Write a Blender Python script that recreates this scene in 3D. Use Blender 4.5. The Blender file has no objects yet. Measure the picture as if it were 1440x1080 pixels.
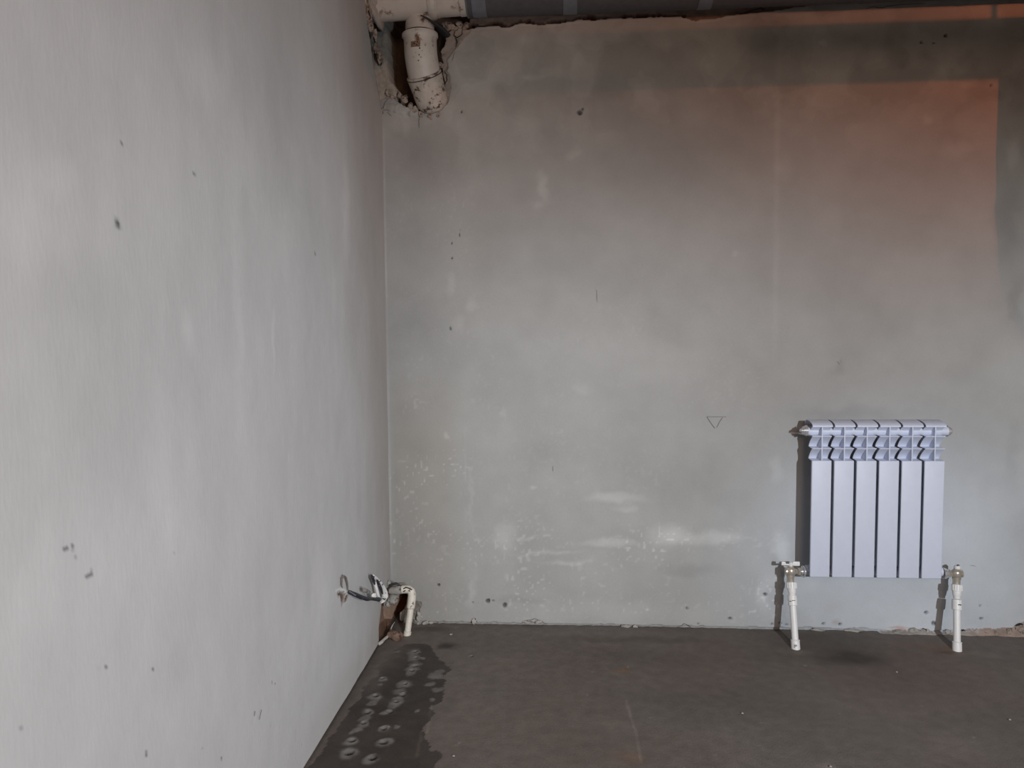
import bpy, bmesh, math, random
import numpy as np
from mathutils import Vector, Matrix

random.seed(7)
PI = math.pi
scene = bpy.context.scene
col = scene.collection

# ------------------------------------------------------------------ camera
cam_d = bpy.data.cameras.new('camera')
cam_d.sensor_width = 36.0
cam_d.lens = 27.0
cam_d.clip_start = 0.02
cam = bpy.data.objects.new('camera', cam_d)
col.objects.link(cam)
cam.matrix_world = (Matrix.Translation((0.693, -2.92, 1.13)) @ Matrix.Rotation(math.radians(4.1), 4, 'Z')
                    @ Matrix.Rotation(math.radians(90 - 3.7), 4, 'X') @ Matrix.Rotation(math.radians(-0.46), 4, 'Z'))
scene.camera = cam

# ------------------------------------------------------------------ light and exposure
scene.view_settings.view_transform = 'Standard'
scene.view_settings.look = 'None'
scene.view_settings.exposure = 0.0
scene.view_settings.gamma = 1.0
scene.view_settings.use_curve_mapping = False

world = bpy.data.worlds.new('world')
scene.world = world
world.use_nodes = True
world.node_tree.nodes['Background'].inputs[0].default_value = (0.5, 0.42, 0.36, 1)
world.node_tree.nodes['Background'].inputs[1].default_value = 0.1


def spot(name, loc, target, energy, color, size, blend, radius):
    d = bpy.data.lights.new(name, 'SPOT')
    d.energy = energy; d.color = color
    d.spot_size = math.radians(size); d.spot_blend = blend
    d.shadow_soft_size = radius
    o = bpy.data.objects.new(name, d)
    col.objects.link(o)
    o.location = loc
    o.rotation_euler = (Vector(target) - Vector(loc)).to_track_quat('-Z', 'Y').to_euler()
    return o


def area(name, loc, target, energy, color, sx, sy):
    d = bpy.data.lights.new(name, 'AREA')
    d.energy = energy; d.color = color
    d.shape = 'RECTANGLE'; d.size = sx; d.size_y = sy
    o = bpy.data.objects.new(name, d)
    col.objects.link(o)
    o.location = loc
    o.rotation_euler = (Vector(target) - Vector(loc)).to_track_quat('-Z', 'Y').to_euler()
    return o


# cool work lamp standing low to the right behind the camera: the main light and the radiator's shadow
spot('work_lamp', (2.02, -4.3, 1.55), (1.85, 0.0, 0.45), 455, (0.92, 0.95, 1.0), 84, 1.0, 0.012)
# added soft fill from the right to brighten the left wall, no lamp there
spot('left_wall_fill', (1.9, -3.6, 0.9), (0.0, -1.4, 0.75), 192, (0.95, 0.955, 1.0), 76, 1.0, 0.10)
# red-orange heat lamp hanging high in front of the back wall
spot('heat_lamp', (2.8, -1.2, 2.20), (1.9, 0.0, 2.2), 20, (1.0, 0.20, 0.05), 100, 1.0, 0.006)
# added dim warm fill behind the camera for ambient light, no real bulb
area('ambient_fill', (1.3, -4.9, 2.1), (1.4, 0.0, 1.7), 26, (1.0, 0.70, 0.52), 0.8, 0.8)


# ------------------------------------------------------------------ helpers
def lin(r, g, b):
    def f(c):
        c /= 255.0
        return c / 12.92 if c <= 0.04045 else ((c + 0.055) / 1.055) ** 2.4
    return (f(r), f(g), f(b))


def sm(a, b, x):
    t = np.clip((x - a) / (b - a), 0, 1)
    return t * t * (3 - 2 * t)


def vnoise(x, y, s, seed):
    """smooth value noise at cell size s"""
    rs = np.random.RandomState(seed)
    tab = rs.rand(256, 256)
    u = x / s + 97.3; v = y / s + 61.7
    i = np.floor(u).astype(int); j = np.floor(v).astype(int)
    fu = u - i; fv = v - j
    fu = fu * fu * (3 - 2 * fu); fv = fv * fv * (3 - 2 * fv)
    i0 = i % 256; i1 = (i + 1) % 256; j0 = j % 256; j1 = (j + 1) % 256
    a = tab[i0, j0]; b = tab[i1, j0]; c = tab[i0, j1]; d = tab[i1, j1]
    return (a * (1 - fu) + b * fu) * (1 - fv) + (c * (1 - fu) + d * fu) * fv


def fbm(x, y, s, seed, n=4):
    t = 0; a = 1; w = 0
    for k in range(n):
        t = t + a * vnoise(x, y, s / 2 ** k, seed + k); w += a; a *= 0.55
    return t / w * 2 - 1      # -1..1


def inpoly(px, py, poly):
    r = np.zeros(px.shape, bool)
    n = len(poly)
    for k in range(n):
        x1, y1 = poly[k]; x2, y2 = poly[(k + 1) % n]
        c = ((y1 > py) != (y2 > py)) & (px < (x2 - x1) * (py - y1) / (y2 - y1 + 1e-12) + x1)
        r ^= c
    return r


def segdist(px, py, pts):
    d = np.full(px.shape, 9.0)
    for (x1, y1), (x2, y2) in zip(pts[:-1], pts[1:]):
        L = (x2 - x1) ** 2 + (y2 - y1) ** 2 + 1e-12
        t = np.clip(((px - x1) * (x2 - x1) + (py - y1) * (y2 - y1)) / L, 0, 1)
        d = np.minimum(d, np.hypot(px - x1 - t * (x2 - x1), py - y1 - t * (y2 - y1)))
    return d


def steps(*segs):
    out = []
    for a, b, s in segs:
        n = max(1, int(round((b - a) / s)))
        out += list(np.linspace(a, b, n + 1)[:-1])
    out.append(segs[-1][1])
    return np.array(out)


def grid_mesh(name, P, color, rough, mat, flip=False):
    """P: (nu, nv, 3) world points"""
    nu, nv = P.shape[:2]
    me = bpy.data.meshes.new(name)
    idx = np.arange(nu * nv).reshape(nu, nv)
    q = np.stack([idx[:-1, :-1], idx[1:, :-1], idx[1:, 1:], idx[:-1, 1:]], -1).reshape(-1, 4)
    if flip: q = q[:, ::-1]
    me.vertices.add(nu * nv)
    me.vertices.foreach_set('co', P.reshape(-1).astype(np.float32))
    me.loops.add(q.size)
    me.loops.foreach_set('vertex_index', q.reshape(-1).astype(np.int32))
    me.polygons.add(len(q))
    me.polygons.foreach_set('loop_start', np.arange(0, q.size, 4, dtype=np.int32))
    me.polygons.foreach_set('use_smooth', np.ones(len(q), bool))
    me.update(calc_edges=True)
    a = me.attributes.new('tone', 'FLOAT_COLOR', 'POINT')
    c4 = np.ones((nu * nv, 4), np.float32); c4[:, :3] = np.clip(color.reshape(-1, 3), 0, 1)
    a.data.foreach_set('color', c4.reshape(-1))
    r = me.attributes.new('rgh', 'FLOAT', 'POINT')
    r.data.foreach_set('value', rough.reshape(-1).astype(np.float32))
    me.materials.append(mat)
    o = bpy.data.objects.new(name, me)
    col.objects.link(o)
    return o


def nodes(name):
    m = bpy.data.materials.new(name); m.use_nodes = True
    nt = m.node_tree
    return m, nt, nt.nodes['Principled BSDF']


def mathn(nt, op, a, b=None):
    n = nt.nodes.new('ShaderNodeMath'); n.operation = op
    for k, v in enumerate((a, b)):
        if v is None: continue
        if isinstance(v, (int, float)): n.inputs[k].default_value = v
        else: nt.links.new(v, n.inputs[k])
    return n.outputs[0]


def surf_mat(name, scale, amp, bump, stretch=(1, 1, 1), spec=0.25):
    """plaster / concrete: colour from the surface's own tone attribute with fine mottling and relief"""
    m, nt, b = nodes(name)
    at = nt.nodes.new('ShaderNodeAttribute'); at.attribute_name = 'tone'
    ar = nt.nodes.new('ShaderNodeAttribute'); ar.attribute_name = 'rgh'
    tc = nt.nodes.new('ShaderNodeTexCoord')
    mp = nt.nodes.new('ShaderNodeMapping'); mp.inputs['Scale'].default_value = stretch
    nt.links.new(tc.outputs['Object'], mp.inputs['Vector'])
    n1 = nt.nodes.new('ShaderNodeTexNoise'); n1.inputs['Scale'].default_value = scale; n1.inputs['Detail'].default_value = 6
    n2 = nt.nodes.new('ShaderNodeTexNoise'); n2.inputs['Scale'].default_value = scale * 9; n2.inputs['Detail'].default_value = 3
    for n in (n1, n2): nt.links.new(mp.outputs[0], n.inputs['Vector'])
    s = mathn(nt, 'ADD', n1.outputs[0], n2.outputs[0])
    s = mathn(nt, 'SUBTRACT', s, 1.0)
    f = mathn(nt, 'ADD', mathn(nt, 'MULTIPLY', s, amp), 1.0)
    vm = nt.nodes.new('ShaderNodeVectorMath'); vm.operation = 'SCALE'
    nt.links.new(at.outputs['Color'], vm.inputs[0]); nt.links.new(f, vm.inputs['Scale'])
    nt.links.new(vm.outputs[0], b.inputs['Base Color'])
    nt.links.new(ar.outputs['Fac'], b.inputs['Roughness'])
    b.inputs['Specular IOR Level'].default_value = spec
    bp = nt.nodes.new('ShaderNodeBump'); bp.inputs['Strength'].default_value = bump; bp.inputs['Distance'].default_value = 0.004
    nt.links.new(s, bp.inputs['Height']); nt.links.new(bp.outputs[0], b.inputs['Normal'])
    return m


def mat(name, rgb, rough=0.5, metal=0.0, dirt=None, dscale=30, dthr=0.62, dwidth=0.06, amp=0.08, bump=0.1, nscale=40):
    """object material: noise-mottled base colour with optional dirt blotches"""
    m, nt, b = nodes(name)
    c = lin(*rgb)
    tc = nt.nodes.new('ShaderNodeTexCoord')
    n1 = nt.nodes.new('ShaderNodeTexNoise'); n1.inputs['Scale'].default_value = nscale; n1.inputs['Detail'].default_value = 5
    nt.links.new(tc.outputs['Object'], n1.inputs['Vector'])
    r = nt.nodes.new('ShaderNodeValToRGB')
    r.color_ramp.elements[0].position = 0.3; r.color_ramp.elements[1].position = 0.7
    r.color_ramp.elements[0].color = tuple(v * (1 - amp) for v in c) + (1,)
    r.color_ramp.elements[1].color = tuple(min(1, v * (1 + amp)) for v in c) + (1,)
    nt.links.new(n1.outputs[0], r.inputs[0])
    out = r.outputs[0]
    if dirt:
        n2 = nt.nodes.new('ShaderNodeTexNoise'); n2.inputs['Scale'].default_value = dscale; n2.inputs['Detail'].default_value = 8
        n2.inputs['Roughness'].default_value = 0.65
        nt.links.new(tc.outputs['Object'], n2.inputs['Vector'])
        rr = nt.nodes.new('ShaderNodeMapRange')
        rr.inputs['From Min'].default_value = dthr; rr.inputs['From Max'].default_value = dthr + dwidth
        nt.links.new(n2.outputs[0], rr.inputs[0])
        mx = nt.nodes.new('ShaderNodeMix'); mx.data_type = 'RGBA'
        nt.links.new(rr.outputs[0], mx.inputs[0]); nt.links.new(out, mx.inputs[6])
        mx.inputs[7].default_value = lin(*dirt) + (1,)
        out = mx.outputs[2]
    nt.links.new(out, b.inputs['Base Color'])
    b.inputs['Roughness'].default_value = rough
    b.inputs['Metallic'].default_value = metal
    if bump:
        bp = nt.nodes.new('ShaderNodeBump'); bp.inputs['Strength'].default_value = bump; bp.inputs['Distance'].default_value = 0.002
        nt.links.new(n1.outputs[0], bp.inputs['Height']); nt.links.new(bp.outputs[0], b.inputs['Normal'])
    return m


def link(name, bm, m, parent=None, smooth=True, **tags):
    me = bpy.data.meshes.new(name)
    bmesh.ops.recalc_face_normals(bm, faces=bm.faces)
    bm.to_mesh(me); bm.free()
    if smooth:
        me.polygons.foreach_set('use_smooth', np.ones(len(me.polygons), bool))
        me.set_sharp_from_angle(angle=math.radians(38))
    me.materials.append(m)
    o = bpy.data.objects.new(name, me)
    col.objects.link(o)
    if parent is not None:
        o.parent = parent
        o.matrix_parent_inverse = Matrix.Translation(-Vector(parent.location))
        o.matrix_parent_inverse = Matrix.Identity(4)
        o.location = -Vector(world_loc(parent))
    for k, v in tags.items(): o[k] = v
    return o


def world_loc(o):
    v = Vector(o.location)
    while o.parent is not None:
        o = o.parent; v += Vector(o.location)
    return v


def thing(name, label, cat, loc, group=None):
    o = bpy.data.objects.new(name, None); col.objects.link(o)
    o.empty_display_size = 0.05
    o.location = loc; o['label'] = label; o['category'] = cat
    if group: o['group'] = group
    return o


def sweep(bm, pts, rad, seg=20, cap=True, squash=None):
    """tube through pts with a radius per point; parallel-transported frames"""
    pts = [Vector(p) for p in pts]
    if not isinstance(rad, (list, tuple)): rad = [rad] * len(pts)
    n = len(pts); tan = []
    for i in range(n):
        a = pts[max(0, i - 1)]; b = pts[min(n - 1, i + 1)]
        t = b - a
        if t.length < 1e-9: t = tan[-1] if tan else Vector((0, 0, 1))
        tan.append(t.normalized())
    ref = Vector((0, 0, 1)) if abs(tan[0].z) < 0.9 else Vector((1, 0, 0))
    u = tan[0].cross(ref).normalized()
    rings = []
    for i in range(n):
        t = tan[i]
        u = (u - t * u.dot(t)).normalized(); w = t.cross(u)
        sq = squash or (1, 1)
        rings.append([bm.verts.new(pts[i] + (u * math.cos(2 * PI * k / seg) * sq[0] + w * math.sin(2 * PI * k / seg) * sq[1]) * rad[i]) for k in range(seg)])
    for a, b in zip(rings[:-1], rings[1:]):
        for k in range(seg):
            bm.faces.new((a[k], a[(k + 1) % seg], b[(k + 1) % seg], b[k]))
    if cap:
        bm.faces.new(rings[0][::-1]); bm.faces.new(rings[-1])
    return bm


def lathe(bm, p0, p1, prof, seg=24):
    """prof: (t along p0->p1 in metres, radius)"""
    p0 = Vector(p0); d = (Vector(p1) - p0).normalized()
    u = d.orthogonal().normalized(); w = d.cross(u)
    rings = [[bm.verts.new(p0 + d * t + (u * math.cos(2 * PI * k / seg) + w * math.sin(2 * PI * k / seg)) * r) for k in range(seg)] for t, r in prof]
    for a, b in zip(rings[:-1], rings[1:]):
        for k in range(seg):
            bm.faces.new((a[k], a[(k + 1) % seg], b[(k + 1) % seg], b[k]))
    bm.faces.new(rings[0][::-1]); bm.faces.new(rings[-1])
    return bm


def box(bm, lo, hi, bev=0.0, seg=2):
    r = bmesh.ops.create_cube(bm, size=1)
    vs = r['verts']
    for v in vs:
        v.co = Vector([lo[k] + (v.co[k] + 0.5) * (hi[k] - lo[k]) for k in range(3)])
    if bev:
        es = list({e for v in vs for e in v.link_edges})
        bmesh.ops.bevel(bm, geom=es, offset=bev, segments=seg, affect='EDGES', profile=0.5)
    return bm


def lump(c, s, seed, sub=2, rough=0.35):
    bm = bmesh.new()
    bmesh.ops.create_icosphere(bm, subdivisions=sub, radius=1)
    rnd = random.Random(seed)
    ph = [rnd.uniform(0, 6) for _ in range(6)]
    for v in bm.verts:
        k = 1 + rough * (math.sin(3.1 * v.co.x + ph[0]) * math.sin(2.7 * v.co.y + ph[1]) + 0.5 * math.sin(6.3 * v.co.z + ph[2] + 4 * v.co.x) + rnd.uniform(-.25, .25))
        v.co = Vector((v.co.x * s[0] * k + c[0], v.co.y * s[1] * k + c[1], v.co.z * s[2] * k + c[2]))
    return bm


def arc(n, f):
    return [f(i / n) for i in range(n + 1)]


# ------------------------------------------------------------------ materials
M_plaster = surf_mat('grey_plaster', 14, 0.10, 0.12)
M_plasterL = surf_mat('trowelled_plaster', 10, 0.08, 0.10, (1, 1.6, 0.45))
M_concrete = surf_mat('floor_screed', 26, 0.55, 0.35, spec=0.3)
M_rad = mat('radiator_enamel', (203, 211, 228), 0.48, amp=0.015, bump=0.0)
M_ppr = mat('white_pipe_plastic', (226, 227, 226), 0.42, dirt=(140, 128, 112), dscale=34, dthr=0.66, dwidth=0.10, amp=0.04, bump=0.05)
M_pprOld = mat('dusty_pipe_plastic', (205, 200, 188), 0.55, dirt=(96, 84, 72), dscale=60, dthr=0.60, dwidth=0.05, amp=0.10, bump=0.3)
M_pvc = mat('rust_spotted_pvc', (188, 182, 174), 0.5, dirt=(104, 72, 52), dscale=20, dthr=0.58, dwidth=0.10, amp=0.08, bump=0.25, nscale=24)
M_pvcHalf = mat('cement_smeared_pvc', (176, 168, 158), 0.7, dirt=(84, 66, 54), dscale=32, dthr=0.54, dwidth=0.05, amp=0.15, bump=0.5, nscale=40)
M_brass = mat('nickel_plated_brass', (196, 190, 178), 0.30, 0.55, dirt=(96, 88, 76), dscale=90, dthr=0.6, amp=0.15, bump=0.15)
M_chrome = mat('chrome', (222, 224, 226), 0.2, 0.7, amp=0.03, bump=0.0)
M_ins = mat('dark_foam_insulation', (80, 80, 84), 0.75, amp=0.10, bump=0.2, nscale=60)
M_tape = mat('silver_tape', (112, 118, 126), 0.42, 0.25, amp=0.12, bump=0.2)
M_blackcable = mat('black_cable', (40, 42, 52), 0.5, dirt=(150, 150, 150), dscale=55, dthr=0.62, dwidth=0.03, amp=0.1)
M_cement = mat('cement_crust', (214, 214, 212), 0.85, dirt=(40, 40, 46), dscale=50, dthr=0.56, dwidth=0.03, amp=0.1, bump=0.6)
M_cementgrey = mat('grey_cement_lump', (150, 148, 142), 0.9, dirt=(90, 84, 78), dscale=60, dthr=0.55, dwidth=0.1, amp=0.2, bump=0.8)
M_mortar = mat('broken_mortar', (150, 138, 128), 0.95, dirt=(84, 66, 56), dscale=80, dthr=0.5, dwidth=0.1, amp=0.25, bump=0.9)
M_mortarpale = mat('pale_mortar', (160, 155, 149), 0.9, amp=0.12, bump=0.6)
M_wire = mat('grey_wire', (120, 112, 104), 0.55, amp=0.1)
M_darkmetal = mat('dark_clip_metal', (58, 60, 64), 0.5, 0.4, amp=0.1)
M_ink = mat('black_ink', (34, 33, 36), 0.7, amp=0.05, bump=0)
M_rustlabel = mat('faded_brown_label', (128, 104, 84), 0.7, dirt=(70, 52, 42), dscale=160, dthr=0.5, dwidth=0.05, amp=0.15)
M_pencil = mat('pencil_line', (112, 110, 108), 0.9, amp=0.05, bump=0)
M_crack = mat('crack_shadow_dirt', (38, 33, 30), 1.0, amp=0.1, bump=0)
M_twig = mat('pale_splinter', (170, 166, 158), 0.9, amp=0.1, bump=0.3)

# ------------------------------------------------------------------ back wall
X = steps((-0.06, 0.40, 0.0028), (0.40, 2.5, 0.0048), (2.5, 2.95, 0.02))
Z = steps((-0.03, 0.17, 0.0032), (0.17, 1.92, 0.0056), (1.92, 2.42, 0.0032), (2.42, 2.78, 0.02))
x, z = np.meshgrid(X, Z, indexing='ij')
base = np.array(lin(155, 156, 154))
tone = np.ones(x.shape + (1,)) * base


def spots(tone, a, b, items, seed):
    """items: (centre, radius_a, radius_b, strength[, colour]); ragged elliptical stains that belong to the surface"""
    wa = a + 0.035 * fbm(a, b, 0.10, seed) + 0.012 * fbm(a, b, 0.03, seed + 9)
    wb = b + 0.025 * fbm(a, b, 0.09, seed + 3) + 0.008 * fbm(a, b, 0.03, seed + 12)
    for it in items:
        (ca, cb), ra, rb, s = it[:4]
        d = np.hypot((wa - ca) / ra, (wb - cb) / rb)
        k = (1 - sm(0.15, 1.35, d))[..., None]
        if len(it) > 4: tone = tone * (1 - k * s) + np.array(lin(*it[4])) * k * s
        else: tone = tone * (1 + k * s)
    return tone


# broad damp / dry clouds
cl = fbm(x, z, 0.55, 11, 5); cl2 = fbm(x, z, 0.16, 31, 4)
tone = tone * (1 + 0.16 * cl + 0.09 * cl2)[..., None]
# warmer, browner tone in the upper half, damp near the corner
warm = sm(1.1, 2.0, z + 0.25 * fbm(x, z, 0.4, 50)) * 0.5
tone = tone * (1 - warm[..., None] * np.array([0.06, 0.17, 0.24]))
up = sm(1.65, 2.05, z)
tone = tone * (1 + up * 0.16 * fbm(x, z, 0.10, 33, 4) + up * 0.08 * np.sign(fbm(x, z, 0.13, 35, 3)) * sm(0.05, 0.12, np.abs(fbm(x, z, 0.13, 35, 3))))[..., None]
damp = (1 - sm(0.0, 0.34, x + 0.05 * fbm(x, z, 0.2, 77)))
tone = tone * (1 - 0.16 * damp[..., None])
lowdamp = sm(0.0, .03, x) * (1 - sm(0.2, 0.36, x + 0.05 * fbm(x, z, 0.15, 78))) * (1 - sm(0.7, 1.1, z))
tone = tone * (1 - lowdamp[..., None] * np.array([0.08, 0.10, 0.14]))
# pale salt bloom in the lower middle, vertical dry runs, small rings
tone = spots(tone, x, z, [
    ((0.8778, 0.4983), .13, .022, .26), ((0.9156, 0.4601), .05, .016, .18), ((1.0906, 0.3545), .08, .05, .34), ((1.2507, 0.3507), .11, .035, .30),
    ((0.8617, 0.3243), .12, .018, .26), ((0.4569, 0.3559), .05, .07, .18), ((0.6161, 0.2851), .14, .008, .16), ((0.6845, 0.2469), .10, .010, .2),
    ((0.556, 0.3486), .06, .008, .18), ((1.5075, 0.3045), .03, .10, .24), ((1.4386, 0.1389), .04, .08, .16), ((0.2505, 1.3269), .02, .05, .12),
    ((0.6018, 1.6825), .025, .06, .22), ((0.5694, 1.6148), .025, .02, .15), ((0.7111, 1.8029), .03, .02, .14), ((0.7488, 0.9236), .04, .02, .10),
    ((0.3313, 1.2398), .02, .04, .12), ((0.8347, 1.0338), .3, .10, .08), ((1.8725, 0.0504), .25, .10, .10), ((1.7075, 0.5098), .5, .35, .07),
    ((0.889, 0.06), .35, .05, .10), ((0.2288, 0.7352), .014, .012, .22), ((0.32, 0.4998), .012, .12, .10), ((0.3158, 0.1346), .014, .07, .16),
    ((0.5764, 0.5403), .012, .008, .25), ((0.4636, 0.8233), .02, .02, .12), ((1.6335, 2.1765), .014, .014, .22), ((1.827, 2.0901), .06, .05, .10),
    ((2.0487, 2.0953), .07, .07, .12), ((2.1066, 1.7814), .07, .04, .18), ((2.0052, 1.8845), .03, .02, .18), ((2.291, 1.7643), .03, .06, .25),
    ((1.4817, 1.7329), .04, .05, .10), ((1.319, 1.4128), .02, .015, .12), ((1.0293, 2.1794), .03, .04, .10), ((0.7044, 2.1904), .04, .06, .08),
    ((0.56, 2.221), .06, .03, .08), ((0.5724, 2.0919), .05, .012, .14), ((1.145, 2.1755), .06, .06, .08), ((0.4388, 1.9794), .10, .03, .06),
    ((1.4717, 0.6162), .025, .06, .12), ((1.6222, 0.183), .04, .05, .06), ((0.2813, 1.1727), .03, .03, .10),
], 5)
# darker stains
tone = spots(tone, x, z, [
    ((0.1669, 1.7634), .16, .14, -.14), ((1.0421, 2.2044), .25, .05, -.12), ((0.835, 2.0452), .3, .06, -.08), ((1.9488, 2.1607), .30, .03, -.03),
    ((1.7257, 2.1808), .14, .04, -.06), ((1.3743, 2.1803), .10, .06, -.10), ((2.2437, 2.1013), .10, .10, -.14), ((2.1729, 2.0293), .08, .03, -.12),
    ((2.2874, 1.4998), .05, .16, -.16), ((2.3204, 1.2443), .03, .10, -.14), ((2.3267, 0.6728), .04, .14, -.10), ((1.6984, 0.9893), .03, .03, -.10),
    ((1.6929, 1.0104), .008, .01, -.16), ((0.9398, 1.7584), .3, .10, -.08), ((1.225, 1.7904), .2, .1, -.08), ((0.5908, 0.6672), .12, .08, -.08),
    ((1.1583, 0.2312), .12, .03, -.12), ((0.5047, 0.1095), .12, .02, -.10), ((1.7528, 0.8306), .22, .03, -.10), ((1.5588, 0.0445), .06, .05, -.08),
    ((2.0315, 0.883), .1, .03, -.04), ((1.901, 2.1001), .03, .04, -.1), ((0.1162, 1.9886), .08, .03, .20), ((0.0611, 1.9376), .055, .045, .16),
], 6)
# faint vertical dry seam and long brush-outs
seam = np.exp(-((x - 1.4637 + 0.006 * fbm(z, z * 0, 0.15, 90)) / 0.011) ** 2) * sm(.9, 1.4, z) * (0.6 + 0.4 * fbm(x, z, 0.2, 91))
tone = tone * (1 + 0.17 * seam[..., None])
bead = np.exp(-((x - 0.004) / 0.0035) ** 2) * (0.5 + 0.5 * fbm(x, z, 0.22, 92)) * sm(0.15, 0.3, z) * (1 - sm(1.7, 2.0, z))
tone = tone * (1 + 0.35 * np.clip(bead, 0, 1)[..., None])
trow = np.exp(-((x - 0.3006) / 0.004) ** 2) * sm(0.3, .45, z) * (1 - sm(0.75, .95, z)) * np.clip(0.4 + fbm(x, z, .12, 93), 0, 1)
tone = tone * (1 + 0.16 * trow[..., None])
# salt speckle
sp = vnoise(x, z, 0.011, 201); spm = np.clip(fbm(x, z, 0.14, 203) * 1.3 + 0.35, 0, 1)
reg = np.maximum((1 - sm(0.26, 0.38, x)) * (1 - sm(0.75, 1.0, z)), (1 - sm(1.45, 1.6, x)) * (1 - sm(0.33, 0.5, z)) * sm(0.03, 0.08, z))
reg = np.maximum(reg, 0.25 * (1 - sm(1.0, 1.5, z)) * (1 - sm(1.3, 1.6, x)))
reg = np.maximum(reg, 0.25 * (1 - sm(0.3, 0.6, x)))
tone = tone * (1 + 0.34 * (sm(0.74, 0.90, sp) * spm * reg)[..., None])
cool = (1 - sm(0.2, 1.0, np.hypot((x - 1.95) / 0.9, (z - 0.25) / 0.75)))[..., None]  # lamp's cool hotspot and pale salt area, painted into the wall tone
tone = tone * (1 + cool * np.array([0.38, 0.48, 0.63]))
# rusty smear low on the wall under the radiator
tone = spots(tone, x, z, [((1.9381, 0.0188), .045, .006, .55, (176, 128, 104)), ((1.9848, 0.0116), .03, .004, .5, (170, 110, 84)),
                          ((1.7116, 0.0199), .02, .012, .3, (150, 118, 100)), ((1.6891, 0.1019), .05, .05, .10, (150, 140, 130))], 8)
yd = 0.0035 * fbm(x, z, 0.5, 301) + 0.0008 * fbm(x, z, 0.07, 302)
rgh = np.full(x.shape, 0.88)
wx = x + 0.010 * fbm(x, z, 0.035, 401) + 0.004 * fbm(x, z, 0.012, 403); wz = z + 0.010 * fbm(x, z, 0.035, 402) + 0.004 * fbm(x, z, 0.012, 404)
# broken opening round the sewer pipe in the corner
top_hole = [(0.027, 2.6), (0.027, 2.06), (0.055, 2.01), (0.11, 1.975), (0.18, 1.962), (0.222, 1.99), (0.236, 2.06), (0.228, 2.19), (0.262, 2.27), (0.33, 2.30), (0.38, 2.6)]
h = inpoly(wx, wz, top_hole)
yd = np.where(h, 0.16 + 0.01 * fbm(x, z, 0.05, 405), yd)
hc = np.array(lin(92, 74, 62)) * (1 + 0.4 * fbm(x, z, 0.05, 406))[..., None]
tone = np.where(h[..., None], hc, tone)
slab = (wx < 0.027 + 0.03 * (1 - sm(2.03, 2.12, z))) & (wz > 2.02)
tone = np.where(slab[..., None], (np.array(lin(112, 114, 110)) + (np.array(lin(150, 140, 130)) - np.array(lin(112, 114, 110))) * (1 - sm(2.10, 2.19, z + 0.02 * fbm(x, z, .02, 420)))[..., None]) * (1 + 0.35 * fbm(x, z, 0.02, 407))[..., None], tone)
yd = np.where(slab, 0.008 * fbm(x, z, 0.03, 408), yd)
# crumbled plaster rim right of the opening
rim = inpoly(wx, wz, [(0.20, 1.98), (0.25, 1.99), (0.262, 2.08), (0.25, 2.16), (0.30, 2.22), (0.34, 2.26), (0.36, 2.6), (0.22, 2.6)]) & ~h
yd = np.where(rim, yd + 0.004 + 0.010 * fbm(x, z, 0.022, 409, 3), yd)
tone = np.where(rim[..., None], np.array(lin(138, 130, 122)) * (1 + 0.25 * fbm(x, z, 0.03, 410))[..., None], tone)
rim2 = inpoly(wx, wz, [(0.03, 2.02), (0.0, 1.985), (0.09, 1.955), (0.19, 1.945), (0.235, 1.98), (0.2, 2.0), (0.06, 2.03)]) & ~h
yd = np.where(rim2, yd - 0.006 + 0.008 * fbm(x, z, 0.025, 411, 3), yd)
# top edge: plaster stops below the insulated pipe, raw joint behind
edge = np.interp(X, [0.3218, 0.3671, 0.4415, 0.4838, 0.5209, 0.6208, 0.757, 0.9128, 1.0391, 1.1059, 1.1571, 1.2158, 1.3072, 1.4108, 2.95],
                 [2.2679, 2.2714, 2.2739, 2.2647, 2.2813, 2.2726, 2.2856, 2.285, 2.2855, 2.283, 2.2686, 2.2689, 2.2832, 2.2894, 2.45])[:, None]
raw = (z + 0.006 * fbm(x, z, 0.03, 412) > edge) & (x > 0.30) & ~h
yd = np.where(raw, 0.016 + 0.006 * fbm(x, z, 0.02, 413), yd)
tone = np.where(raw[..., None], np.array(lin(132, 114, 102)) * (1 + 0.3 * fbm(x, z, 0.04, 414))[..., None], tone)
deep = raw & (z < edge + 0.016 + 0.018 * fbm(x, z, 0.04, 415)) & (x < 1.1315)
yd = np.where(deep, 0.05, yd)
tone = np.where(deep[..., None], np.array(lin(84, 50, 36)), tone)  # brown foam gap, its shadow edge painted dark in the tone
lip = (~raw) & (x > .3) & (z > edge - 0.012) & (x < 1.5)
tone = np.where(lip[..., None], tone * 1.12, tone)
# broken corner at the floor
low_hole = [(0.0344, 0.1216), (0.0682, 0.1136), (0.0502, 0.0562), (0.0438, 0.0103), (0.0598, -0.0496), (-0.0028, -0.0509), (-0.0074, 0.0093), (0.0162, 0.0584)]
h2 = inpoly(x + 0.006 * fbm(x, z, 0.03, 501), z + 0.006 * fbm(x, z, 0.03, 502), low_hole)
yd = np.where(h2, 0.12, yd)
tone = np.where(h2[..., None], np.array(lin(88, 52, 40)) * (1 + 0.3 * fbm(x, z, 0.03, 503))[..., None], tone)
bl = (wx < 0.045) & (wz < 0.10) & ~h2
yd = np.where(bl, 0.035 + 0.008 * fbm(x, z, 0.03, 504), yd)
tone = np.where(bl[..., None], np.array(lin(126, 106, 92)) * (1 + 0.2 * fbm(x, z, 0.03, 505))[..., None], tone)
gr = (wx < 0.115) & (wz < 0.085) & ~h2 & ~bl
yd = np.where(gr, 0.006 + 0.012 * fbm(x, z, 0.02, 506), yd)
tone = np.where(gr[..., None], np.array(lin(120, 114, 106)) * (1 + 0.3 * fbm(x, z, 0.02, 507))[..., None], tone)
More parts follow.
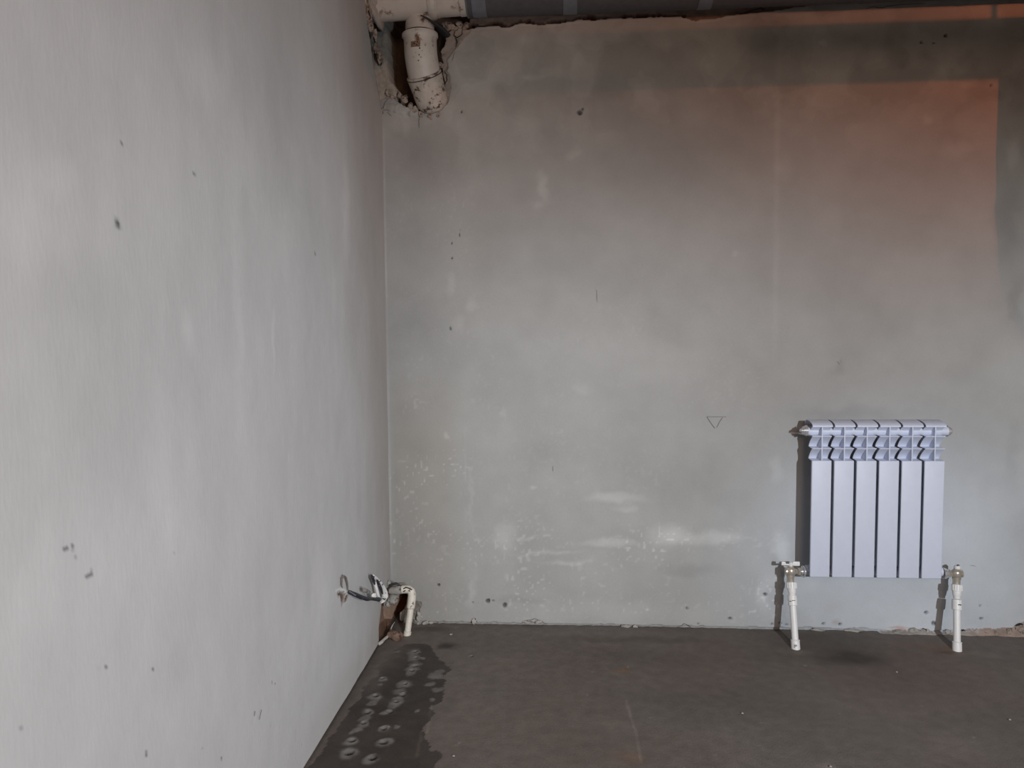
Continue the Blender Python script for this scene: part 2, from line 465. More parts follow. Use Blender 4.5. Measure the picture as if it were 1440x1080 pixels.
# ragged plaster foot along the floor, crumbling fillet at the right
foot = 0.008 + 0.010 * np.clip(fbm(x, z * 0, 0.07, 508), 0, 1)
ft = (z < foot) & (x > 0.12)
yd = np.where(ft, yd + 0.006 + 0.006 * fbm(x, z, 0.015, 509), yd)
tone = np.where(ft[..., None], tone * 0.78, tone)
fh = np.interp(X, [1.8217, 1.8634, 1.9308, 2.0238, 2.0599, 2.1446, 2.183, 2.2848, 2.3404, 2.3856, 2.95], [-.01, 0.004, 0.010, 0.020, 0.006, 0.008, 0.024, 0.026, 0.030, 0.055, 0.07])[:, None] + 0.007 * fbm(x, z * 0, 0.03, 510) - 0.004
fl = (z < fh) & (x > 1.64)
k = np.clip(1 - z / np.maximum(fh, 1e-3), 0, 1)
yd = np.where(fl, -0.004 - 0.020 * k + 0.007 * fbm(x, z, 0.018, 511, 3), yd)
fc = np.array(lin(152, 146, 140)) * (1 + 0.30 * fbm(x, z, 0.022, 512, 3))[..., None]
fc = fc * (1 - sm(2.14, 2.25, x)[..., None] * np.array([0.12, 0.24, 0.30])) * (1 - (1 - sm(1.95, 2.05, x))[..., None] * 0.15)
tone = np.where(fl[..., None], fc, tone)
# pock marks, pressed into the plaster
pocks = [((0.449, 0.0775), .010), ((0.3823, 0.0933), .009), ((0.4018, 0.0936), .004), ((0.19, 0.1525), .006), ((1.3122, 0.0399), .007), ((1.1486, 0.0758), .005),
         ((1.192, 0.0153), .004), ((0.7431, 1.95), .010), ((0.7537, 1.9626), .005), ((0.3021, 1.965), .004), ((1.4693, 0.0207), .005), ((1.4984, 0.024), .005),
         ((1.5222, 0.019), .004), ((1.659, 0.0271), .006), ((1.7219, 0.0256), .006), ((2.0347, 0.0753), .007), ((2.0615, 0.0349), .008), ((0.2883, 1.5086), .0035),
         ((0.258, 1.477), .003), ((0.2572, 1.4208), .004), ((0.2482, 1.154), .005), ((0.2886, 1.5299), .0028), ((1.4413, 0.1362), .008), ((2.2259, 0.1059), .004),
         ((2.2324, 0.0572), .006), ((1.9635, 2.1627), .005), ((2.0488, 2.182), .006), ((2.0078, 2.1587), .004), ((2.2054, 2.0035), .004), ((1.0786, 0.0718), .003), ((0.3237, 0.0866), .003)]
for (cx, cz), r in pocks:
    d = np.hypot(x - cx + 0.003 * fbm(x, z, 0.01, 601), z - cz + 0.003 * fbm(x, z, 0.01, 602))
    k = 1 - sm(r * 0.5, r * 1.1, d)
    yd = yd + k * 0.012
    tone = tone * (1 - 0.72 * k)[..., None]
P = np.stack([x, yd, z], -1)
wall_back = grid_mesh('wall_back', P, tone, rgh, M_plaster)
wall_back['kind'] = 'structure'

# ------------------------------------------------------------------ left wall (x = 0), runs towards the camera
Y = steps((-5.6, -2.4, 0.05), (-2.4, -1.0, 0.006), (-1.0, -0.35, 0.006), (-0.35, 0.20, 0.003))
Z = steps((-0.03, 0.42, 0.0045), (0.42, 1.90, 0.006), (1.90, 2.42, 0.0038), (2.42, 2.78, 0.02))
y, z = np.meshgrid(Y, Z, indexing='ij')
tone = np.ones(y.shape + (1,)) * np.array(lin(190, 191, 191))
ys = y * 1.5
tone = tone * (1 + 0.055 * fbm(y, z, 0.5, 21, 5) + 0.05 * fbm(ys, z * 0.25, 0.07, 22, 4) * (0.4 + 0.6 * vnoise(y, z, .4, 23)) + 0.03 * fbm(y, z, 0.12, 24))[..., None]
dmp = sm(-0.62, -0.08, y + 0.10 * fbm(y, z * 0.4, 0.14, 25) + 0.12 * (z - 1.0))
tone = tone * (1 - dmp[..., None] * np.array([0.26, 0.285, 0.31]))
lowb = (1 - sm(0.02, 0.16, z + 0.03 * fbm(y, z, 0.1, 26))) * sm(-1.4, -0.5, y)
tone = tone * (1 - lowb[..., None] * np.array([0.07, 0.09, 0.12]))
tone = spots(tone, y, z, [
    ((-1.9611, 1.3139), .10, .10, .06), ((-1.9098, 1.3562), .06, .03, .06), ((-1.33, 1.24), .022, .22, .06), ((-1.3298, 0.9984), .03, .20, .06), ((-1.5399, 1.1218), .04, .05, .09),
    ((-1.1409, 1.118), .012, .09, .10), ((-1.4755, 1.6323), .10, .06, .08), ((-1.6121, 0.8439), .10, .25, .06), ((-1.8796, 0.7977), .2, .1, .05),
    ((-1.3103, 1.5107), .08, .10, .06), ((-0.5005, 1.5167), .05, .16, .16), ((-0.8187, 0.4276), .10, .16, .10), ((-1.0286, 0.347), .15, .1, .05), ((-1.9241, 1.4555), .2, .12, -.05),
    ((-1.8671, 1.2058), .12, .06, -.05), ((-1.0532, 1.6881), .10, .20, -.06), ((-1.6151, 0.6246), .08, .15, -.05), ((-1.6586, 0.5393), .1, .05, -.04), ((-0.8374, 1.4069), .10, .2, -.06),
    ((-0.4223, 1.2513), .10, .3, -.06), ((-1.0524, 1.3795), .06, .10, .05),
], 27)
# short pale trowel ticks and fine scratches
tk = vnoise(y * 1.0, z * 0.22, 0.010, 220)
tone = tone * (1 + 0.10 * (sm(0.86, 0.97, tk) * np.clip(fbm(y, z, .2, 221) + .3, 0, 1) * sm(-1.6, -0.9, y))[..., None])
ds = vnoise(y, z * 0.45, 0.007, 222)
tone = tone * (1 - 0.45 * (sm(0.94, 0.99, ds) * (1 - sm(0.12, 0.42, z)) * np.clip(fbm(y, z, .15, 223) + .35, 0, 1))[..., None])
xd = 0.004 * fbm(y, z, 0.45, 231) + 0.0006 * fbm(y, z, 0.06, 232)
wy = y + 0.014 * fbm(y, z, 0.045, 233) + 0.006 * fbm(y, z, 0.015, 235); wz = z + 0.012 * fbm(y, z, 0.045, 234) + 0.005 * fbm(y, z, 0.015, 236)
# chipped plaster edge beside the sewer pipe
ce = np.interp(Z, [1.9, 1.98, 2.03, 2.08, 2.12, 2.16, 2.22, 2.3, 2.8], [9, 0.02, -0.01, -0.05, -0.085, -0.10, -0.15, -0.19, -0.21])[None, :]
ce = ce - 0.035
chip = (wy > ce) & (z > 1.97)
fade = np.clip((y - ce) / 0.10, 0, 1)
xd = np.where(chip, -0.010 - 0.035 * fade + 0.012 * fbm(y, z, 0.025, 237, 3), xd)
ct = np.array(lin(164, 152, 143)) * (1 + 0.40 * fbm(y, z, 0.025, 238, 3))[..., None] * (1 - 0.3 * fade[..., None])
tone = np.where(chip[..., None], ct, tone)
# broken-out corner at the floor with brown masonry showing
be = np.interp(Z, [-0.03, 0.02, 0.06, 0.11, 0.14, 0.155, 0.17, 2.8], [-0.20, -0.20, -0.195, -0.165, -0.14, -0.10, 9, 9])[None, :]
brk = (y + 0.008 * fbm(y, z, 0.03, 239) > be)
xd = np.where(brk, -0.040 + 0.006 * fbm(y, z, 0.03, 240), xd)
tone = np.where(brk[..., None], np.array(lin(134, 112, 97)) * (1 + 0.28 * fbm(y, z, 0.03, 241))[..., None], tone)
# ragged pocket where the cable comes out
ch = inpoly(y + 0.006 * fbm(y, z, 0.02, 242), z + 0.006 * fbm(y, z, 0.02, 243), [(-0.7016, 0.3629), (-0.6226, 0.3315), (-0.593, 0.3122), (-0.6171, 0.3025), (-0.6476, 0.3021), (-0.6607, 0.3268)])
xd = np.where(ch, -0.012, xd); tone = np.where(ch[..., None], np.array(lin(110, 92, 80)), tone)
d = segdist(y, z, [(-0.7084, 0.3674), (-0.6512, 0.3524), (-0.5996, 0.3282)])
tone = np.where((d + 0.003 * fbm(y, z, 0.015, 244) < 0.005)[..., None], np.array(lin(215, 215, 214)), tone)
for (cy, cz), r in [((-1.7663, 1.3072), .011), ((-1.7608, 1.3047), .008), ((-1.5149, 1.432), .006), ((-1.9268, 0.8402), .005), ((-1.9178, 0.8387), .005), ((-1.9071, 0.8377), .007), ((-1.9049, 0.8249), .004),
                    ((-1.8738, 0.7865), .007), ((-1.8653, 0.787), .007), ((-1.741, 1.4484), .004), ((-1.7441, 1.4323), .004), ((-1.7344, 1.4325), .003), ((-1.86, 0.6439), .004), ((-1.843, 0.6363), .004),
                    ((-1.7162, 0.5753), .005), ((-1.7449, 0.4464), .007), ((-1.213, 0.3195), .005), ((-1.192, 0.3062), .003), ((-0.8233, 1.3562), .007), ((-1.5618, 0.3545), .005), ((-1.4796, 0.2882), .006), ((-1.6311, 0.7526), .004), ((-2.0199, 0.6368), .004)]:
    dd = np.hypot(y - cy + 0.003 * fbm(y, z, 0.01, 251), z - cz + 0.003 * fbm(y, z, 0.01, 252))
    k = 1 - sm(r * 0.4, r * 0.85, dd)
    tone = tone * (1 - 0.62 * k)[..., None]
P = np.stack([xd, y, z], -1)
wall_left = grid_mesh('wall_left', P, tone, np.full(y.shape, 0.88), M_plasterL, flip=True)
wall_left['kind'] = 'structure'

# ------------------------------------------------------------------ floor
Xf = steps((-0.08, 0.9, 0.0042), (0.9, 2.5, 0.0085), (2.5, 2.95, 0.03))
Yf = steps((-5.6, -1.5, 0.06), (-1.5, -0.9, 0.006), (-0.9, 0.2, 0.005))
x, y = np.meshgrid(Xf, Yf, indexing='ij')
tone = np.ones(x.shape + (1,)) * np.array(lin(108, 102, 96))
n1 = fbm(x, y, 0.45, 61, 5); n2 = fbm(x, y, 0.12, 62, 4)
tone = tone * (1 + 0.16 * n1 + 0.10 * n2)[..., None]
br = np.clip(fbm(x, y, 0.5, 63, 3) + 0.25, 0, 1)
tone = tone * (1 - br[..., None] * np.array([0.04, 0.14, 0.17]))
tone = spots(tone, x, y, [
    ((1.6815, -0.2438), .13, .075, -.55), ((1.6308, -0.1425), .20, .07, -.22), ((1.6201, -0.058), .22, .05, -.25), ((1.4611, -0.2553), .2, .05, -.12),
    ((2.0242, -0.1473), .08, .03, .40, (118, 84, 60)), ((2.0049, -0.1729), .03, .02, .55, (84, 54, 36)), ((1.9564, -0.1065), .12, .03, .25, (130, 100, 80)),
    ((0.2524, -0.2139), .045, .034, -.65), ((0.1652, -0.0627), .10, .03, -.35), ((0.9589, -0.1253), .3, .03, -.20), ((0.8623, -0.4001), .04, .02, .5, (124, 92, 60)),
    ((0.9935, -0.2799), .25, .08, -.14), ((1.1283, -0.6087), .35, .14, -.12), ((0.8464, -0.9211), .05, .03, .35, (118, 92, 72)), ((0.8183, -0.7542), .05, .05, .14),
    ((1.498, -0.2115), .06, .03, .20), ((2.1114, -0.1915), .10, .03, .22), ((1.6654, -0.5792), .25, .10, .12), ((0.4654, -0.5004), .15, .2, .06), ((1.7566, -0.7981), .2, .1, .12),
    ((1.3782, -0.9347), .03, .02, .4), ((0.3968, -0.6934), .08, .2, .05), ((0.8314, -0.0641), .4, .03, .10), ((0.0645, -0.1713), .07, .03, .10),
], 64)
rgh = 0.72 + 0.10 * n2
# water stain left by drilling in the corner
wet_poly = [(0.0637, -0.2616), (0.0926, -0.2028), (0.1722, -0.2051), (0.2232, -0.3024), (0.2975, -0.4082), (0.2784, -0.4846), (0.309, -0.6307), (0.2815, -0.6642), (0.3021, -0.7332), (0.2837, -0.7841), (0.3034, -0.8913), (0.3394, -0.9396), (0.3442, -1.0331), (-0.0145, -1.1159), (0.0166, -0.9925), (0.0324, -0.7135), (0.0433, -0.5486), (0.0573, -0.4154)]
wxx = x + 0.030 * fbm(x, y, 0.06, 65, 5) + 0.010 * fbm(x, y, .02, 68); wyy = y + 0.020 * fbm(x, y, 0.06, 66, 4)
wet = inpoly(wxx, wyy, wet_poly)
wetk = wet.astype(float) * np.clip(0.9 + 0.25 * fbm(x, y, 0.12, 67), 0, 1) * np.maximum(0.35 + 0.65 * sm(0.02, 0.10, x - 0.04 + 0.05 * fbm(x, y, .1, 69)), 1 - sm(-0.70, -0.35, y))
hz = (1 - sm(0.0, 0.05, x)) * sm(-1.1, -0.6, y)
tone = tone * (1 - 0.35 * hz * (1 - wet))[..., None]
tone = tone * (1 - wetk[..., None] * np.array([0.71, 0.73, 0.73]))
rgh = np.where(wet, 0.55, rgh)
zd = 0.0022 * fbm(x, y, 0.3, 71) + 0.0006 * fbm(x, y, 0.04, 72)
dust = np.array(lin(118, 116, 113))
for (cx, cy), r in [((0.1443, -0.276), .030), ((0.1564, -0.3238), .030), ((0.1668, -0.3758), .026), ((0.1673, -0.4151), .028), ((0.1691, -0.4479), .024), ((0.1654, -0.5268), .026), ((0.1479, -0.5379), .018),
                    ((0.1622, -0.5817), .024), ((0.1741, -0.6051), .014), ((0.1645, -0.6432), .024), ((0.1628, -0.6752), .022), ((0.1579, -0.711), .016), ((0.1428, -0.7205), .010), ((0.1625, -0.811), .018), ((0.177, -0.8836), .024),
                    ((0.1673, -0.9668), .022), ((0.1976, -0.801), .012), ((0.0839, -0.4951), .018), ((0.0891, -0.536), .012), ((0.0891, -0.6193), .026), ((0.0896, -0.6565), .020), ((0.092, -0.719), .022), ((0.0942, -0.7574), .018),
                    ((0.0935, -0.7865), .020), ((0.0898, -0.8191), .020), ((0.0758, -0.8357), .012), ((0.0894, -0.8799), .022), ((0.0974, -0.9392), .028), ((0.2538, -0.4649), .022), ((0.2474, -0.5224), .02), ((0.2817, -0.5605), .016),
                    ((0.1889, -0.3221), .010), ((0.2626, -0.4321), .018), ((0.0818, -0.2731), .012), ((0.2427, -0.7019), .008), ((0.2693, -0.6328), .010)]:
    dd = np.hypot(x - cx + 0.016 * fbm(x, y, 0.035, 73), (y - cy) * 0.9 + 0.016 * fbm(x, y, 0.035, 74))
    k = (1 - sm(r * 0.55, r * 1.1, dd)) * (0.78 + 0.3 * fbm(x, y, 0.018, 75))
    tone = tone * (1 - k[..., None]) + dust * k[..., None]
    rgh = rgh * (1 - k) + 0.85 * k
    zd = zd + 0.002 * k
for (cx, cy), r in [((0.1494, -0.2758), .006), ((0.162, -0.3265), .005), ((0.1707, -0.3954), .0075), ((0.1682, -0.4316), .0065), ((0.1671, -0.5292), .005), ((0.1752, -0.6051), .007), ((0.1643, -0.6524), .005), ((0.1597, -0.7131), .006),
                    ((0.1635, -0.8109), .007), ((0.181, -0.8834), .0095), ((0.1702, -0.9632), .0090), ((0.0839, -0.4951), .005), ((0.0913, -0.6144), .007), ((0.0926, -0.7189), .0075), ((0.0966, -0.7822), .005),
                    ((0.0902, -0.8791), .0075), ((0.1013, -0.9425), .0100), ((0.3545, -0.3015), .005)]:
    dd = np.hypot(x - cx, y - cy)
    ring = np.exp(-((dd - r * 2.1) / (r * 0.6)) ** 2)
    zd = zd + 0.0012 * ring
    tone = tone * (1 + 0.2 * ring)[..., None]
    k = 1 - sm(r * 0.6, r * 1.3, dd)
    zd = zd - 0.014 * k
    tone = tone * (1 - 0.85 * k)[..., None]
for line, w_, s_ in [([(0.2758, -0.669), (0.2862, -0.7634), (0.291, -0.8236)], .004, .5), ([(0.2753, -0.8166), (0.2801, -0.8627), (0.2871, -0.9496)], .0045, .8), ([(0.8708, -0.5999), (0.8841, -0.7706), (0.8876, -0.9427)], .004, .45),
                     ([(1.1902, -0.3988), (1.3588, -0.4162)], .005, .18)]:
    dd = segdist(x + 0.004 * fbm(x, y, .03, 76), y, line)
    tone = tone * (1 + s_ * (1 - sm(w_ * .5, w_ * 1.4, dd)) * (0.7 + 0.5 * fbm(x, y, .03, 77)))[..., None]
# pale crumbs trodden into the screed
sp = vnoise(x, y, 0.012, 78)
tone = tone * (1 + 0.7 * (sm(0.955, 0.995, sp) * (fbm(x, y, 0.3, 79) > 0.0))[..., None])
# dark gap along the left wall
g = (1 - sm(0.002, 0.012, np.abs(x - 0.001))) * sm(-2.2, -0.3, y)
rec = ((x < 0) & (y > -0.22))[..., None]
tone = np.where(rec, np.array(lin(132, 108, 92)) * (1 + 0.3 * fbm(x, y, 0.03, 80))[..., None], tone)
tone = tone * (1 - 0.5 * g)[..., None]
P = np.stack([x, y, zd], -1)
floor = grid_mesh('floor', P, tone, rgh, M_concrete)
floor['kind'] = 'structure'

# ------------------------------------------------------------------ rest of the room, out of the picture
M_plain = mat('plain_grey_plaster', (160, 152, 144), 0.9, amp=0.12, nscale=6)
for nm, lo, hi in (('wall_right', (2.9, -5.6, -0.05), (3.05, 0.02, 2.78)), ('wall_rear', (-0.05, -5.7, -0.05), (3.05, -5.6, 2.78)),
                   ('ceiling', (-0.2, -5.7, 2.76), (3.05, 0.3, 2.9)), ('wall_chase', (-0.12, 0.19, -0.05), (0.5, 0.26, 2.78)), ('wall_corner', (-0.16, -0.6, -0.05), (-0.08, 0.26, 2.78))):
    bm = bmesh.new(); box(bm, lo, hi)
    o = link({'wall_chase': 'wall_back_core', 'wall_corner': 'wall_left_core'}.get(nm, nm), bm, M_plain, smooth=False)
    o['kind'] = 'structure'

# ------------------------------------------------------------------ mortar lumps and cracks (parts of the walls)
def crack(pts, w, parent, name='crack', m=None):
    w = w * (0.5 if w < .0017 else .8)
    bm = bmesh.new()
    r = [w * (0.35 + 0.65 * math.sin(PI * (i + 0.6) / (len(pts) + 0.2))) for i in range(len(pts))]
    sweep(bm, pts, r, 6)
    return link(name, bm, m or M_crack, parent)


def jag(pts, y0, n=4, a=0.0025, seed=1):
    rnd = random.Random(seed); out = []
    for (x1, z1), (x2, z2) in zip(pts[:-1], pts[1:]):
        for k in range(n):
            t = k / n
            out.append((x1 + (x2 - x1) * t + rnd.uniform(-a, a), y0 + rnd.uniform(-.0006, .0006), z1 + (z2 - z1) * t + rnd.uniform(-a, a)))
    out.append((pts[-1][0], y0, pts[-1][1]))
    return out


for i, (pts, w) in enumerate([
    ([(0.2737, 2.2644), (0.2549, 2.2548), (0.2466, 2.2396)], .0022), ([(0.3032, 2.2737), (0.2817, 2.259), (0.2761, 2.2437), (0.2921, 2.2354), (0.3082, 2.2477), (0.3111, 2.2631)], .0022),
    ([(0.2841, 2.2383), (0.2892, 2.2174), (0.2836, 2.2021)], .0022), ([(0.2807, 2.1867), (0.2751, 2.1661), (0.2696, 2.1508)], .0012), ([(0.2423, 2.1153), (0.25, 2.0943), (0.2471, 2.0787), (0.2388, 2.0634)], .0022),
    ([(0.2222, 2.2145), (0.2164, 2.1888), (0.2242, 2.1678), (0.2293, 2.1521), (0.2156, 2.1291)], .0032), ([(0.2306, 2.2401), (0.2223, 2.2249), (0.2247, 2.2041)], .002), ([(0.0046, 1.976), (0.0619, 1.9849), (0.1297, 1.9829)], .0015),
    ([(0.0046, 1.976), (0.0016, 1.9629)], .0016), ([(0.1402, 1.9617), (0.1397, 1.9302), (0.142, 1.9091)], .0013), ([(0.0208, 1.9702), (0.0369, 1.954)], .0012), ([(0.8055, 1.2933), (0.8082, 1.248)], .0009),
    ([(0.6396, 0.6261), (0.6395, 0.6041)], .0009), ([(0.5095, 0.005), (0.5262, 0.0166), (0.5651, 0.0258), (0.5927, 0.015), (0.6147, 0.007)], .0016), ([(0.5207, 0.0137), (0.5456, 0.017), (0.5733, 0.009)], .0012),
    ([(0.3143, 0.004), (0.3201, 0.0184), (0.3313, 0.0214), (0.3396, 0.0102)], .0024), ([(0.87, -0.0078), (0.8945, -0.0017), (0.9299, -0.0038), (0.9516, 0.0023), (0.9707, -0.0058)], .0018),
    ([(1.106, -0.0031), (1.1382, 0.0199), (1.1652, 0.0009), (1.2136, -0.0065)], .0014), ([(1.2404, -0.0004), (1.2673, -0.011)], .002), ([(1.853, -0.0048), (1.8867, -0.0014), (1.8998, -0.0066)], .0036),
    ([(2.003, 0.0065), (2.0234, 0.0151), (2.0442, 0.0073)], .0022), ([(2.1032, 0.0139), (2.1163, 0.006)], .0018), ([(2.1544, 0.0177), (2.1673, 0.0152)], .004), ([(2.1979, 0.0185), (2.2235, 0.0136)], .0016),
    ([(2.35, 0.0378), (2.365, 0.0435), (2.3752, 0.041)], .004), ([(0.0294, 0.1585), (0.0578, 0.1646)], .0010), ([(1.6876, 1.021), (1.698, 1.0104)], .0008),
    ([(2.1832, 0.2591), (2.2061, 0.2567)], .0009), ([(0.4415, 2.2791), (0.4732, 2.2677)], .003), ([(0.3565, 2.2718), (0.415, 2.2749)], .0035),
    ([(1.3224, 2.2826), (1.3981, 2.2974), (1.4133, 2.2943)], .003), ([(1.7682, 2.2861), (1.7829, 2.2905), (1.8226, 2.2866), (1.8767, 2.292), (1.97, 2.2934)], .0016), ([(0.2481, 1.3485), (0.1979, 1.6567)], .0001),
]):
    if w < 0.0005: continue
    crack(jag(pts, -0.0035 if i not in (22, 24) else -0.012, 3, 0.0022, i), w, wall_back)
for i, (pts, w) in enumerate([([(-0.1987, 2.2632), (-0.171, 2.2452)], .003), ([(-0.135, 2.1976), (-0.1156, 2.1848)], .004), ([(-0.021, 2.1756), (0.0002, 2.1648), (-0.0354, 2.1319)], .003), ([(0.0615, 2.0766), (0.0719, 2.0611)], .003),
                              ([(-1.2902, 0.2929), (-1.3033, 0.2766)], .0012), ([(-1.3245, 0.3069), (-1.329, 0.2979)], .0012)]):
    crack([(0.006, b, c) for b, _, c in [(p[0], 0, p[1]) for p in pts]], w, wall_left)
# spirit-level triangle pencilled on the wall
for pts in ([(1.2176, 0.8149), (1.2886, 0.8148)], [(1.2176, 0.8149), (1.231, 0.7933), (1.2469, 0.7718)], [(1.2755, 0.8122), (1.2651, 0.796), (1.2548, 0.7745)]):
    bm = bmesh.new(); sweep(bm, [(p[0], -0.0016, p[1]) for p in pts], 0.0009, 5)
    link('pencil_line', bm, M_pencil, wall_back)
lumps = [((0.3284, 0.0128), .011, .010, .010, 0), ((0.5373, 0.014), .016, .008, .006, 0), ((0.5816, 0.0148), .016, .008, .007, 0), ((0.9163, -0.004), .016, .008, .006, 0), ((0.9516, -0.0005), .010, .008, .006, 0),
         ((1.9307, 0.0023), .025, .012, .008, 1), ((1.9901, 0.0062), .03, .014, .011, 1), ((2.0417, 0.0045), .014, .012, .009, 0), ((2.188, 0.0074), .015, .012, .012, 0), ((2.2161, 0.0053), .013, .012, .014, 0),
         ((2.2468, 0.0032), .016, .014, .010, 2), ((2.2849, 0.0067), .014, .013, .010, 2), ((2.3305, 0.013), .020, .016, .014, 2), ((2.3708, 0.0219), .020, .016, .018, 2), ((2.1754, -0.001), .008, .008, .006, 0),
         ((2.3733, 0.022), .007, .020, .006, 0), ((2.1112, 0.0032), .014, .010, .010, 0), ((0.1341, -0.0051), .014, .012, .008, 1), ((0.1059, 0), .014, .012, .012, 1), ((0.1567, -0.0076), .012, .008, .005, 0),
         ((1.6385, -0.0008), .03, .006, .006, 1), ((1.7697, -0.0092), .03, .006, .005, 0), ((0.0442, 0.0332), .010, .016, .020, 1), ((0.1119, 0.023), .014, .010, .022, 1)]
for i, ((a, b), sx, sy, sz, k) in enumerate(lumps):
    link('mortar_lump', lump((a, -0.004, max(b, 0.004)), (sx, sy, sz), i), (M_mortarpale, M_cementgrey, M_mortar)[k], wall_back)
# crumbled plaster rims round the sewer opening
for i, (u, w, s) in enumerate([(-0.1697, 2.2628, .018), (-0.1425, 2.2293, .014), (-0.0924, 2.2186, .013), (-0.0745, 2.1796, .012), (-0.0217, 2.1676, .016), (0.0104, 2.1527, .013), (0.0172, 2.0971, .012), (0.0502, 2.0811, .014)]):
    link('plaster_chip', lump((-0.001, u, w), (.009, s * 1.2, s * 1.6), 60 + i), M_mortar, wall_left)
for i, (a, b, s) in enumerate([(0.0249, 2.041, .013), (0.0436, 2.0248, .010), (0.0654, 2.032, .012), (0.0842, 2.0157, .014), (0.1081, 1.9888, .013), (0.1241, 1.9752, .014), (0.1483, 1.9588, .012), (0.1833, 1.9526, .014), (0.2131, 1.957, .011),
                               (0.2442, 2.2603, .014), (0.2658, 2.275, .016), (0.298, 2.2816, .014), (0.2264, 2.1366, .010), (0.2446, 2.2861, .012), (0.3219, 2.2756, .012)]):
    link('plaster_chip', lump((a, -0.001, b), (s, .010, s), 80 + i), M_mortar, wall_back)

# ------------------------------------------------------------------ radiator
XL, PITCH = 1.564, 0.0777
YF, YB = -0.135, -0.050
rad = thing('radiator', 'white six-section aluminium panel radiator hung low on the back wall', 'radiator', (1.80, -0.09, 0.2486))


def strip_mesh(bm, prof, x0, x1, th=0.0022):
    """thin bent plate: prof = [(y, z)...] extruded from x0 to x1"""
    n = len(prof); A = []
    for (yy, zz), k in zip(prof, range(n)):
        a = prof[max(0, k - 1)]; b = prof[min(n - 1, k + 1)]
        ty, tz = b[0] - a[0], b[1] - a[1]; L = math.hypot(ty, tz)
        ny, nz = -tz / L * th, ty / L * th
        A.append(((yy, zz), (yy + ny, zz + nz)))
    rows = [[[bm.verts.new((xx, p[0], p[1])) for xx in (x0, x1)] for p in pair] for pair in A]
    for r0, r1 in zip(rows[:-1], rows[1:]):
        bm.faces.new((r0[0][0], r0[0][1], r1[0][1], r1[0][0]))
        bm.faces.new((r0[1][0], r1[1][0], r1[1][1], r0[1][1]))
        for s in (0, 1): bm.faces.new((r0[0][s], r1[0][s], r1[1][s], r0[1][s]))
    for r in (rows[0], rows[-1]): bm.faces.new((r[0][0], r[1][0], r[1][1], r[0][1]))
    return bm


mesh_cache = {}


def cached(name, build, m, parent, dx):
    """copies of alike pieces share mesh data; built once around x = 0"""
    if name not in mesh_cache:
        bm = bmesh.new(); build(bm)
        bmesh.ops.recalc_face_normals(bm, faces=bm.faces)
        me = bpy.data.meshes.new(name[0]); bm.to_mesh(me); bm.free()
        me.polygons.foreach_set('use_smooth', np.ones(len(me.polygons), bool)); me.set_sharp_from_angle(angle=math.radians(35))
        me.materials.append(m)
        mesh_cache[name] = me
    o = bpy.data.objects.new(name[0], mesh_cache[name]); col.objects.link(o)
    o.parent = parent
    o.location = Vector((dx, 0, 0)) - world_loc(parent)
    return o


def louver(z1, z0, yf, dep, sgn):
    def f(bm):
        prof = [(yf + dep * math.sin(t * PI * 0.42) / math.sin(PI * 0.42), z1 + (z0 - z1) * t) for t in [i / 9 for i in range(10)]]
        a, b = (0.0016, 0.0335) if sgn > 0 else (-0.0335, -0.0016)
        strip_mesh(bm, prof, a, b)
        strip_mesh(bm, [(yf + 0.046, z1 + 0.003), (yf, z1 + 0.0005)], a, b, 0.0016)
    return f


def cap_shape(bm):
    prof = [(YF - 0.001, 0.7925), (YF - 0.001, 0.7965), (YF + 0.003, 0.8000), (YF + 0.016, 0.8045), (YF + 0.034, 0.8080), (YF + 0.055, 0.8098), (YF + 0.072, 0.8085), (YF + 0.082, 0.803), (YF + 0.085, 0.795)]
    strip_mesh(bm, prof, -0.0350, 0.0350, 0.0026)


for i in range(6):
    xc = XL + PITCH * i + 0.0345
    def body(bm):
        box(bm, (-0.012, YF + 0.009, 0.262), (0.012, YB, 0.670), 0.004)
        box(bm, (-0.012, YF + 0.060, 0.668), (0.012, YB, 0.792), 0.004)
        box(bm, (-0.020, YF + 0.045, 0.262), (0.020, YF + 0.049, 0.668), 0.001)
    sec = cached(('radiator_section', 0), body, M_rad, rad, xc)
    cached(('front_panel', 1), lambda bm: box(bm, (-0.0345, YF, 0.2486), (0.0345, YF + 0.010, 0.6722), 0.0032, 3), M_rad, sec, xc)
    cached(('shelf', 4), lambda bm: strip_mesh(bm, [(YF + 0.047, 0.6745), (YF + 0.006, 0.6715)], -0.0335, 0.0335, 0.0016), M_rad, sec, xc)
    cached(('center_fin', 2), lambda bm: box(bm, (-0.0022, YF + 0.0005, 0.6722), (0.0022, YB, 0.798), 0.0008, 1), M_rad, sec, xc)
    for k, (z1, z0) in enumerate(((0.7588, 0.7170), (0.7150, 0.6735))):
        for s in (1, -1):
            cached(('louver', k, s), louver(z1, z0, YF + 0.001, 0.042, s), M_rad, sec, xc)
    for s in (1, -1):
        def hood(bm, s=s):
            prof = [(YF + 0.001 + 0.030 * math.sin(t * PI / 2), 0.7965 + (0.7635 - 0.7965) * t) for t in [j / 7 for j in range(8)]]
            strip_mesh(bm, prof, 0.0016 if s > 0 else -0.0335, 0.0335 if s > 0 else -0.0016)
        cached(('hood', s), hood, M_rad, sec, xc)
    cached(('top_cap', 3), cap_shape, M_rad, sec, xc)
bm = bmesh.new(); lathe(bm, (1.557, -0.094, 0.7735), (2.05, -0.094, 0.7735), [(0, 0.012), (0.001, 0.0165), (0.487, 0.0165), (0.488, 0.012)])
link('upper_manifold', bm, M_rad, rad)
bm = bmesh.new(); lathe(bm, (1.562, -0.090, 0.262), (2.05, -0.090, 0.262), [(0, 0.012), (0.001, 0.0165), (0.480, 0.0165), (0.481, 0.012)])
link('lower_manifold', bm, M_rad, rad)
